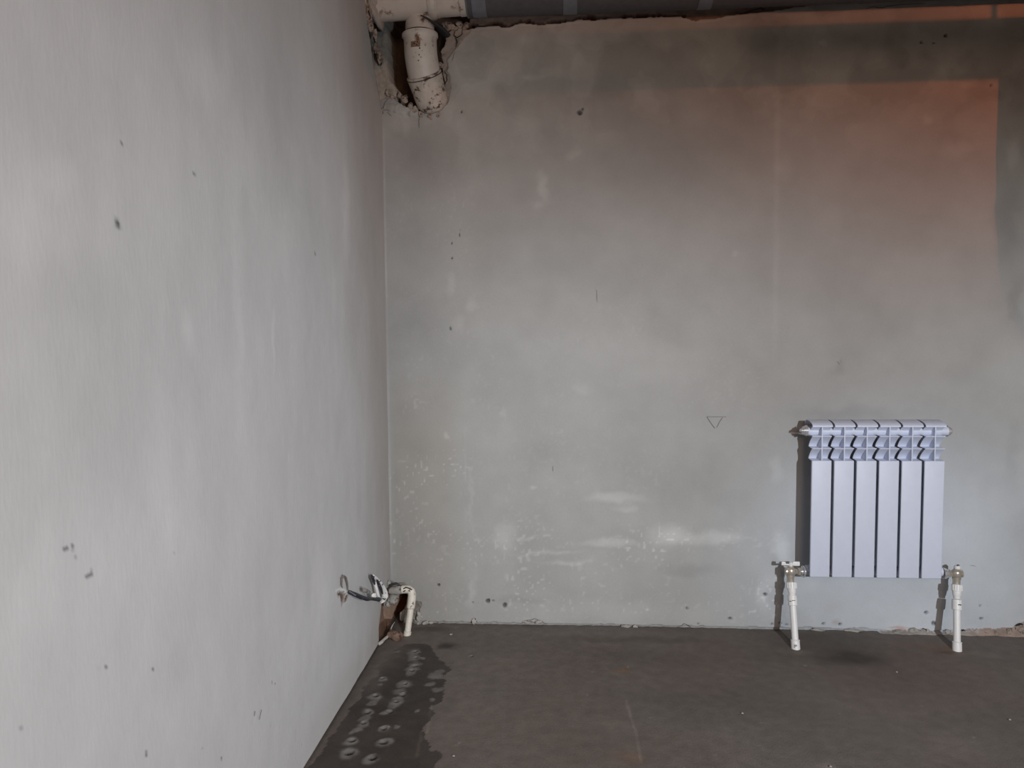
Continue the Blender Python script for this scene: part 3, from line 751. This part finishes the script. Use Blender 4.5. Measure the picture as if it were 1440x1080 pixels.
# air vent at the upper left, blank plug at the upper right
bm = bmesh.new()
lathe(bm, (1.5560, -0.094, 0.7750), (1.50, -0.094, 0.7750), [(0, .020), (.003, .020), (.004, .0175), (.007, .0175), (.0075, .013), (.010, .013), (.0105, .015), (.013, .015), (.0135, .0085), (.017, .0085), (.0175, .0065), (.022, .0065), (.0225, .0045), (.0245, .0045)])
vent = link('air_vent', bm, M_chrome, rad, label='small chrome air vent screwed into the top left end')
bm = bmesh.new(); box(bm, (1.5330, -0.1015, 0.7735), (1.5365, -0.0865, 0.7765), 0.0008, 1)
link('vent_slot', bm, M_darkmetal, vent)
bm = bmesh.new()
lathe(bm, (2.044, -0.094, 0.7735), (2.10, -0.094, 0.7735), [(0, .0195), (.004, .0195), (.005, .017), (.009, .017), (.0095, .0125), (.014, .012), (.015, .008)])
link('end_plug', bm, M_chrome, rad, label='round chrome blanking plug at the top right end')
# hooks from the wall
for hx in (1.537, 2.0):
    bm = bmesh.new()
    box(bm, (hx - 0.016, -0.006, 0.7515), (hx + 0.020, 0.004, 0.7560), 0.001, 1)
    sweep(bm, [(hx + .016, 0.0, .7535), (hx + .030, -0.04, .7535), (hx + .040, -0.075, .7535), (hx + .042, -0.079, .760)], 0.003, 8)
    link('wall_bracket', bm, M_ppr, rad)


# ------------------------------------------------------------------ riser pipes with valves
def riser(p_top, p_bot, side, label, marks):
    """p_top: valve centre, p_bot: where the pipe meets the floor; side=+1 when the radiator is to its right"""
    T, B = Vector(p_top), Vector(p_bot)
    D = (B - T).normalized(); L = (B - T).length
    root = thing('radiator_riser', label, 'pipe', p_bot, 'white riser pipes feeding the radiator')
    at = lambda t: T + D * t
    # valve body: angle pattern
    bm = bmesh.new()
    lathe(bm, T + Vector((0, 0, 0.020)), T - Vector((0, 0, 0.05)), [(0, .0085), (.001, .0105), (.005, .0105), (.006, .013), (.010, .0165), (.020, .0180), (.030, .0160), (.033, .013), (.034, .0150), (.040, .0150), (.041, .0130), (.062, .0130)])
    v = link('valve_body', bm, M_brass, root, label='nickel-plated angle valve')
    dx = side
    bm = bmesh.new()
    H = 0.055
    lathe(bm, T, T + Vector((dx, 0, 0)), [(0, .0125), (.016, .0125), (.017, .0095), (.024, .0095), (.0245, .0150), (.033, .0150), (.0335, .0110), (.037, .0110)], 6)
    link('union_nut', bm, M_brass, v)
    bm = bmesh.new()
    if side > 0:
        lathe(bm, T + Vector((dx * .034, 0, 0)), T + Vector((dx, 0, 0)), [(0, .0115), (.003, .0115), (.0032, .016), (.006, .0165), (.0062, .0135), (.0085, .0135), (.0088, .0215), (.0115, .0225), (.0135, .0195), (.016, .0195)], 28)
    else:
        lathe(bm, T + Vector((dx * .028, 0, 0)), T + Vector((dx, 0, 0)), [(0, .0125), (.004, .0125), (.0042, .0155), (.010, .0165), (.0102, .0185), (.014, .0195), (.020, .0195)], 28)
    link('collar', bm, M_chrome, v)
    # bonnet stub at the far side
    bm = bmesh.new()
    lathe(bm, T, T - Vector((dx, 0, 0)), [(0, .012), (.013, .012), (.0135, .014), (.019, .0135), (.020, .010)], 18)
    link('bonnet', bm, M_brass, v)
    bm = bmesh.new()
    if side > 0:      # butterfly lever
        c = T + Vector((0, 0, .029))
        lathe(bm, c - Vector((0, 0, .010)), c + Vector((0, 0, 1)), [(0, .0065), (.014, .0065), (.0145, .0045), (.016, .0045)], 14)
        box(bm, tuple(c + Vector((.006, -.0045, -.008))), tuple(c + Vector((.032, .0045, .008))), .003)
        box(bm, tuple(c + Vector((-.034, -.0045, -.007))), tuple(c + Vector((-.018, .0045, .007))), .003)
        box(bm, tuple(c + Vector((-.024, -.003, -.006))), tuple(c + Vector((.008, .003, -.001))), .001)
        link('lever', bm, M_ppr, v, label='white butterfly lever')
    else:             # small round cap
        c = T + Vector((0.001, 0, .016))
        lathe(bm, c, c + Vector((0, 0, 1)), [(0, .0085), (.002, .0105), (.008, .0110), (.012, .0100), (.0145, .0065), (.015, .004)], 18)
        link('spindle_cap', bm, M_ppr, v, label='white spindle cap')
        bm = bmesh.new(); sweep(bm, [c + Vector((-.004, -.006, .0145)), c + Vector((0, -.004, .0170)), c + Vector((.005, -.004, .0155))], .0022, 6)
        link('cap_screw', bm, M_darkmetal, v)
    # threaded adapter with ribs
    a0 = 0.038
    bm = bmesh.new()
    rs = []
    lathe(bm, at(a0), at(a0 + 1), [(0, .0150), (.001, .0172), (.0235, .0172), (.0245, .0150), (.0300, .0145), (.0375, .0140), (.042, .0118), (.050, .0118)], 28)
    ad = link('threaded_adapter', bm, M_ppr, root)
    bm = bmesh.new(); u = D.orthogonal().normalized(); w = D.cross(u)
    for k in range(14):
        an = 2 * PI * k / 14; e = (u * math.cos(an) + w * math.sin(an)) * .0174
        sweep(bm, [at(a0 + .002) + e, at(a0 + .021) + e], .0013, 5)
    link('rib', bm, M_ppr, ad)
    # coupling
    c0 = a0 + (0.046 if side > 0 else 0.052)
    bm = bmesh.new()
    lathe(bm, at(c0), at(c0 + 1), [(0, .0125), (.001, .0160), (.006, .0160), (.0063, .0152), (.008, .0152), (.0083, .0165), (.036, .0165), (.037, .0140)], 28)
    cp = link('coupling', bm, M_ppr, root)
    for k, (t0, side_a, ln) in enumerate(marks):      # printed ink marks, flat on the coupling
        bm = bmesh.new()
        fw = Vector((-0.35 if side > 0 else -0.35, -1, 0)); fw = (fw - D * fw.dot(D)).normalized(); rt = D.cross(fw) * -1
        pts = []
        for j in range(5):
            an = side_a + ln * (j / 4 - 0.5)
            pts.append(at(c0 + t0 + (0.0012 if j % 2 else 0)) + (fw * math.cos(an) + rt * math.sin(an)) * .0165)
        sweep(bm, pts, .0011, 5)
        link('ink_mark', bm, M_ink, cp, label='short black printed mark')
    # pipe
    bm = bmesh.new(); lathe(bm, at(c0 + .03), at(L), [(0, .0118), (L - c0 - .03 + .01, .0118)], 24)
    link('pipe', bm, M_ppr, root)
    # sleeve at the floor
    bm = bmesh.new()
    lathe(bm, B - D * .030, B + D, [(0, .0135), (.001, .0160), (.003, .0165), (.0045, .0152), (.030, .0158), (.036, .0150)], 24)
    sl = link('floor_sleeve', bm, M_ppr, root)
    if side > 0:
        bm = bmesh.new(); c = B - D * .012 + Vector((-.002, -.0150, 0))
        box(bm, (c.x - .007, c.y - .0012, c.z - .006), (c.x + .003, c.y + .002, c.z + .006), .0008, 1)
        link('ink_mark', bm, M_cementgrey, sl, label='dark smudge on the sleeve')
    return root


riser((1.5085, -0.090, 0.2550), (1.5068, -0.172, 0.0), 1, 'white plastic riser pipe with chrome valve and butterfly lever left of the radiator', [(.018, .3, .7), (.021, -.4, .5)])
riser((2.0945, -0.090, 0.2550), (2.0690, -0.160, 0.0), -1, 'white plastic riser pipe with brass valve and round cap right of the radiator', [(.018, .5, .8), (.0165, .5, .6)])

# ------------------------------------------------------------------ sewer pipe in the upper corner
sewer = thing('sewer_pipe', 'white rust-spotted plastic sewer tee with a drop bend entering the broken plaster of the corner', 'pipe', (0.16, -0.085, 2.33))
zc0, zc1 = 2.322, 2.338
bm = bmesh.new()
sweep(bm, [(-0.06, -0.085, zc0), (0.334, -0.085, zc1)], 0.055, 40)
link('branch_pipe', bm, M_pvc, sewer)
bm = bmesh.new()
bz = lambda xx: zc0 + (zc1 - zc0) * (xx + .06) / .398
def ringp(a, b, r): return (Vector((a, -0.085, bz(a))), Vector((b, -0.085, bz(b))), r)
lathe(bm, (0.198, -0.085, bz(.198)), (0.338, -0.085, zc1), [(0, .056), (.001, .0585), (.006, .0600), (.012, .0618), (.019, .0618), (.022, .0600), (.027, .0590), (.028, .0575), (.036, .0575), (.037, .056)], 40)
link('socket_ring', bm, M_pvc, sewer)
bm = bmesh.new()
lathe(bm, (0.312, -0.085, bz(.312)), (0.338, -0.085, zc1), [(0, .0560), (.001, .0575), (.0235, .0575), (.024, .052)], 40)
link('end_socket', bm, M_pvc, sewer)
# drop: straight, socket, elbow turning back into the wall
p = lambda u, v, yy: (u, yy, v)
bm = bmesh.new()
sweep(bm, [(0.160, -0.062, 2.31), (0.1605, -0.062, 2.262), (0.1615, -0.066, 2.20)], [.045, .0525, .0525], 36)
link('drop_pipe', bm, M_pvc, sewer)
bm = bmesh.new()
A = Vector((0.1620, -0.070, 2.2270)); path = [A]
for i in range(1, 13):
    t = i / 12
    path.append(Vector((0.1620 + .004 * t + 0.018 * max(0, t - .45) ** 1.4, -0.070 + 0.045 * max(0, t - 0.35) ** 1.6, 2.2270 - 0.148 * t)))
rr = [.0640, .0655, .0650] + [.0610] * (len(path) - 3)
path2 = [path[0], path[0].lerp(path[1], .25), path[0].lerp(path[1], .9)]
rad2 = [.058, .0655, .0660]
path2 += [path[1].lerp(path[2], .35)] + path[2:]
rad2 += [.0615] + [.0600] * len(path[2:])
sweep(bm, path2, rad2, 40)
el = link('elbow', bm, M_pvc, sewer)
# second socket, leaning to the right and into the wall
E0 = path[-1]; dirv = Vector((0.24, 0.62, -1)).normalized()
bm = bmesh.new()
lathe(bm, E0 - dirv * .014, E0 + dirv, [(0, .060), (.001, .0650), (.005, .0662), (.008, .0650), (.0085, .0635), (.011, .0635), (.0115, .0658), (.016, .0650), (.05, .0625), (.085, .061), (.11, .058), (.128, .048), (.14, .03)], 40)
link('lower_socket', bm, M_pvcHalf, sewer, label='cement-smeared lower socket')
bm = bmesh.new()
lathe(bm, E0 - dirv * .0058, E0 + dirv, [(0, .0640), (.0001, .0655), (.0022, .0655), (.0023, .0640)], 40)
link('seal_ring', bm, M_crack, sewer, label='dark rubber seal line')
bm = bmesh.new()
lathe(bm, (0.1615, -0.065, 2.231), (0.162, -0.066, 2.2), [(0, .054), (.0001, .0580), (.003, .0580), (.0031, .054)], 40)
link('seal_ring', bm, mat('rusty_seal', (78, 50, 40), .8, amp=.3), sewer, label='rusty rubber seal line')
# faded brown label, bent round the socket
bm = bmesh.new()
rows = []
for i in range(9):
    an = math.radians(-22 + 32 * i / 8)
    rows.append([bm.verts.new((0.163 + math.sin(an) * r, -0.070 - math.cos(an) * r, zz)) for r, zz in ((.0628, 2.1795), (.0628, 2.1605), (.0600, 2.1605), (.0600, 2.1795))])
for a, b in zip(rows[:-1], rows[1:]):
    for k in range(4): bm.faces.new((a[k], a[(k + 1) % 4], b[(k + 1) % 4], b[k]))
bm.faces.new(rows[0]); bm.faces.new(rows[-1][::-1])
link('pipe_label', bm, M_rustlabel, el, label='faded brown printed label')
for i, (u, zz, s) in enumerate([(8, 2.155, .0028), (6, 2.132, .0022), (12, 2.124, .0018), (4, 2.112, .0022), (16, 2.146, .0014), (-6, 2.14, .0013), (10, 2.172, .0012), (-14, 2.125, .0012)]):
    an = math.radians(u); bm = bmesh.new()
    bmesh.ops.create_icosphere(bm, subdivisions=1, radius=s)
    bmesh.ops.translate(bm, verts=bm.verts, vec=(0.163 + math.sin(an) * .0605, -0.070 - math.cos(an) * .0605, zz))
    link('dirt_speck', bm, M_crack, el)
# wedge behind the pipe on the right
bm = bmesh.new()
sweep(bm, [(0.180, -0.148, 2.262), (0.20, -0.135, 2.256), (0.222, -0.10, 2.250), (0.240, -0.04, 2.248), (0.252, 0.05, 2.248)], [.003, .0055, .008, .018, .022], 8, squash=(1, .55))
o = link('pipe_clip', bm, M_darkmetal); o['label'] = 'dark metal pipe clip poking out beside the white sewer drop'; o['category'] = 'clip'

# cement smear where the branch enters the left wall
o = link('plaster_collar', lump((0.010, -0.085, 2.318), (.022, .078, .070), 33, 3, .16), M_mortarpale, wall_left)

# ------------------------------------------------------------------ dark insulated pipe along the top of the back wall
ins = thing('insulated_pipe', 'dark grey foam-wrapped pipe with silver tape bands along the top of the back wall', 'pipe', (1.6, -0.08, 2.353))
bm = bmesh.new(); sweep(bm, [(0.338 + 2.55 * i / 40, -0.080, 2.3535) for i in range(41)], 0.0755, 40)
link('foam_sleeve', bm, M_ins, ins)
for a, b in ((0.3593, 0.41), (0.6843, 0.7342), (1.1583, 1.207), (1.7254, 1.7727), (2.1284, 2.1423)):
    bm = bmesh.new(); lathe(bm, (a, -0.080, 2.3535), (b, -0.080, 2.3535), [(0, .0755), (.0005, .0772), (b - a - .0005, .0772), (b - a, .0755)], 40)
    link('tape_band', bm, M_tape if a < 1.5 else M_ins, ins)
bm = bmesh.new(); lathe(bm, (0.3375, -0.080, 2.3535), (0.4, -0.080, 2.3535), [(0, .070), (.0005, .0765), (.005, .0772), (.006, .07)], 40)
link('sleeve_end', bm, M_tape, ins)

# ------------------------------------------------------------------ out of the picture: bar, board and lamp plate added to shape shadows on the back wall
run = thing('shadow_bar', 'unseen grey bar under the ceiling, added to cast the dark band on the back wall', 'light blocker', (2.3, -0.70, 2.17))  # unseen bar, added to throw the dark band below the insulated pipe
bm = bmesh.new(); box(bm, (1.35, -0.72, 2.129), (2.86, -0.68, 2.215), 0.003)
link('bar_body', bm, M_tape, run)
bm = bmesh.new()
out = [(2.370, 2.227), (2.368, 1.865), (2.372, 1.765), (2.369, 1.710), (2.378, 1.655), (2.384, 1.565), (2.396, 1.495), (2.418, 1.425), (2.460, 1.365), (2.60, 1.325), (2.60, 2.227)]
f = [bm.verts.new((a, -0.29, b)) for a, b in out]; g = [bm.verts.new((a, -0.27, b)) for a, b in out]
bm.faces.new(f); bm.faces.new(g[::-1])
for k in range(len(out)): bm.faces.new((f[k], f[(k + 1) % len(out)], g[(k + 1) % len(out)], g[k]))
bo = link('shadow_board', bm, M_tape, smooth=False); bo['label'] = 'unseen grey board beyond the right edge of the picture, added to shade the wall there'; bo['category'] = 'board'  # unseen board, outlined to cast the shadow at the wall's right edge
for hx in (1.6, 2.554):
    bm = bmesh.new(); box(bm, (hx - .003, -0.703, 2.20), (hx + .003, -0.697, 2.765), 0.0005)
    link('hanger_strap', bm, M_tape, run)
hood = thing('beam_blocker', 'unseen dark plate added in front of the work lamp to dim the upper back wall', 'lamp hood', (2.02, -4.2, 1.6))  # unseen plate, added to fade the work lamp towards the wall top
dv = Vector((1.3 - 2.02, 4.3, 0)).normalized(); sv = Vector((dv.y, -dv.x, 0))
bm = bmesh.new(); c0 = Vector((2.02, -4.3, 1.55)) + dv * 0.09
q = [c0 + sv * a + dv * d + Vector((0, 0, b)) for d in (0, .002) for a, b in ((-.35, .0440), (.35, -.0420), (.35, .25), (-.35, .25))]
v8 = [bm.verts.new(p_) for p_ in q]
for fc_ in ((0, 1, 2, 3), (7, 6, 5, 4), (0, 4, 5, 1), (1, 5, 6, 2), (2, 6, 7, 3), (3, 7, 4, 0)): bm.faces.new([v8[k] for k in fc_])
link('blocker_plate', bm, M_darkmetal, hood, smooth=False)

# ------------------------------------------------------------------ water pipe stub in the lower corner
stub = thing('water_pipe', 'dusty white plastic water pipe elbow standing in the broken lower corner', 'pipe', (0.086, -0.122, 0.0))
bm = bmesh.new()
sweep(bm, [(0.1004, -0.088, 0.1251), (0.0967, -0.1, 0.0824), (0.0883, -0.118, 0.0091), (0.0863, -0.122, -0.004)], .0120, 22)
link('pipe', bm, M_pprOld, stub)
bm = bmesh.new()
sweep(bm, [(0.0976, -0.097, 0.0923), (0.0976, -0.097, 0.0951), (0.1004, -0.088, 0.1251), (0.1008, -0.083, 0.1427), (0.0976, -0.081, 0.1544), (0.0884, -0.08, 0.1609), (0.0772, -0.079, 0.1614), (0.0618, -0.078, 0.1598), (0.0604, -0.078, 0.1597)],
      [.0120, .0155, .0158, .0160, .0160, .0156, .0155, .0155, .0125], 24)
e2 = link('elbow', bm, M_pprOld, stub)
for k, pts in enumerate(([(0.0709, -0.094, 0.1681), (0.0807, -0.0945, 0.1739), (0.0947, -0.0965, 0.1707), (0.1044, -0.0975, 0.1656)], [(0.0694, -0.0945, 0.1572), (0.0781, -0.096, 0.162)])):
    bm = bmesh.new(); sweep(bm, pts, .0022, 6); link('ink_mark', bm, M_ink, e2, label='black marks on the elbow')
bm = bmesh.new(); lathe(bm, (0.0894, -0.118, 0.0133), (0.0863, -0.122, -0.005), [(0, .012), (.001, .0142), (.003, .0148), (.006, .0142), (.018, .0150), (.024, .013)], 22)
link('floor_sleeve', bm, M_pprOld, stub)
bm = bmesh.new()
lathe(bm, (0.0627, -0.076, 0.1577), (0.0101, -0.064, 0.15), [(0, .0135), (.001, .0150), (.016, .0155), (.017, .0130), (.019, .0160), (.040, .0158), (.052, .012)], 20)
for v_ in bm.verts: v_.co += Vector((random.uniform(-.0012, .0012), random.uniform(-.0012, .0012), random.uniform(-.0012, .0012)))
link('threaded_fitting', bm, M_cementgrey, stub, label='cement-crusted threaded fitting')
bm = bmesh.new()
sweep(bm, [(0.0101, -0.074, 0.1729), (0.024, -0.074, 0.1786), (0.0379, -0.074, 0.1816), (0.0516, -0.074, 0.1777)], [.004, .0065, .0070, .003], 10, squash=(1, .7))
link('lever', bm, M_darkmetal, stub, label='flat dark grey lever cap')
bm = lump((0.0083, -0.06, 0.1779), (.008, .008, .009), 41); link('cement_blob', bm, M_cementgrey, stub)
bm = lump((0.011, -0.035, 0.1078), (.024, .030, .018), 42, 3, .22); link('cement_blob', bm, M_cementgrey, stub)
bm = lump((-0.0049, -0.04, 0.0923), (.014, .02, .016), 43, 2, .25); link('cement_blob', bm, M_cementgrey, stub)

# ------------------------------------------------------------------ cable coming out of the left wall
cable = thing('cable', 'black electrical cable leaving the left wall and ending in a white plaster-crusted loop', 'cable', (0.0, -0.62, 0.345))
bm = bmesh.new()
sweep(bm, [(-0.006, -0.5794, 0.3235), (0.012, -0.602, 0.3269), (0.026, -0.5959, 0.3182), (0.036, -0.5672, 0.3004), (0.04, -0.506, 0.2721), (0.04, -0.4342, 0.2481), (0.036, -0.3327, 0.2099)], [.005, .0062, .0068, .0070, .0064, .0052, .0075], 14)
link('cable_sheath', bm, M_blackcable, cable)
bm = bmesh.new()
sweep(bm, [(0.016, -0.3365, 0.2956), (0.018, -0.3156, 0.2826), (0.022, -0.2825, 0.2591), (0.026, -0.2485, 0.2299), (0.028, -0.216, 0.1979), (0.028, -0.2121, 0.178), (0.026, -0.2371, 0.1709), (0.024, -0.2506, 0.1678)], [.0070, .0090, .0095, .0105, .0110, .0115, .0090, .003], 14, squash=(1, .6))
lp = link('crusted_loop', bm, M_cement, cable, label='loop of cable crusted with white plaster')
bm = bmesh.new()
sweep(bm, [(0.02, -0.3521, 0.2969), (0.022, -0.3371, 0.2744), (0.026, -0.3297, 0.2518), (0.03, -0.3226, 0.2241), (0.028, -0.2813, 0.1866)], [.0072, .0062, .0055, .0055, .0042], 12)
link('inner_strand', bm, M_cement, lp)
for k, (pts, w_) in enumerate((([(0.021, -0.3669, 0.3066), (0.024, -0.3723, 0.3009), (0.026, -0.3571, 0.2835), (0.027, -0.3523, 0.2694)], .0050), ([(0.03, -0.3286, 0.2768), (0.033, -0.3168, 0.2578), (0.036, -0.2998, 0.2343), (0.036, -0.2805, 0.2123)], .0050))):
    bm = bmesh.new(); sweep(bm, pts, [w_ * .7, w_, w_, w_ * .5], 10); link('bare_sheath', bm, M_blackcable, lp, label='bare black stretch of cable')
bm = bmesh.new()
lathe(bm, (0.03, -0.4973, 0.2997), (0.036, -0.3711, 0.2322), [(0, .0062), (.001, .0072), (.018, .0072), (.019, .0058), (.03, .0058), (.031, .0070), (.05, .0070), (.051, .005)], 16)
link('conduit_stub', bm, mat('grey_conduit', (120, 118, 116), .6, amp=.15, bump=.3), cable, label='short grey conduit stub')
bm = lump((0.036, -0.4088, 0.2502), (.010, .012, .009), 45, 2, .3); link('cement_crumb', bm, M_cement, cable)
wl = thing('wire_loop', 'thin grey wire bent into an upright loop above the hole in the left wall', 'wire', (0.0, -0.62, 0.35))
bm = bmesh.new()
sweep(bm, [(-0.004, -0.6308, 0.3455), (0.006, -0.6683, 0.3737), (0.01, -0.6743, 0.3934), (0.012, -0.662, 0.3994), (0.012, -0.6402, 0.3869), (0.01, -0.6198, 0.3622), (0.004, -0.5974, 0.3331), (0.004, -0.6003, 0.3148), (0.002, -0.6121, 0.3053), (-0.004, -0.6117, 0.2959)], .0027, 8)
link('wire', bm, M_wire, wl)
for k, q in enumerate(((0.004, -0.6354, 0.3415), (0.001, -0.6837, 0.3568), (0.003, -0.6102, 0.325))):
    link('plaster_dab', lump(q, ((.002, .006, .004), (.0025, .008, .0035), (.003, .004, .0035))[k], 50 + k, 2, .4), M_cement if k == 0 else M_mortarpale, wl)

# ------------------------------------------------------------------ loose bits on the floor
def loose(nm, label, cat, bm, m):
    o = link(nm, bm, m); o['label'] = label; o['category'] = cat
    return o
bm = bmesh.new()
sweep(bm, [(0.0262, -0.144, 0.01), (0.0218, -0.1714, 0.01), (0.0148, -0.1869, 0.008), (0.0119, -0.2134, 0.008), (0.0024, -0.2236, 0.004)], [.003, .0055, .005, .0065, .006], 8)
loose('plaster_splinter', 'long pale plaster splinter lying against the foot of the broken lower corner', 'plaster piece', bm, M_twig)
bm = bmesh.new(); sweep(bm, [(0.0236, -0.156, 0.012), (0.0312, -0.1166, 0.035), (0.0419, -0.1265, 0.05)], [.003, .002, .001], 6)
for (u0, v0), (u1, v1) in (((1, 0), (2, 0)),): pass
loose('wood_sliver', 'thin pale sliver leaning in the brown hole beside the corner pipe', 'wood piece', bm, M_twig)
loose('brick_fragment', 'brown broken masonry fragment in the hole beside the corner pipe', 'brick piece', lump((0.0517, -0.1614, 0.012), (.030, .022, .022), 72, 2, .3), mat('brown_brick', (116, 97, 84), .95, dirt=(80, 50, 38), dscale=60, dthr=.5, amp=.2, bump=.8))
loose('mortar_crumb', 'small white mortar crumb on the floor right of the wet patch', 'crumb', lump((0.2527, -0.1124, 0.002), (.006, .004, .003), 73), M_mortarpale)
for lab, q in (('pale crumb on bare floor below the right riser pipe', (1.7809, -0.3556, 0.002)), ('small pale crumb near the bottom right of the floor', (1.9722, -0.6611, 0.002)), ('pale crumb at the bottom edge of the floor in the middle', (1.3733, -0.9384, 0.002)),
               ('tiny pale crumb in the middle of the brown floor', (1.2093, -0.6655, 0.002)), ('tiny crumb on the floor left of the light scratch', (0.3864, -0.9439, 0.002))):
    loose('plaster_crumb', lab, 'crumb', lump(q, (.0032, .003, .002), 74), M_mortarpale)
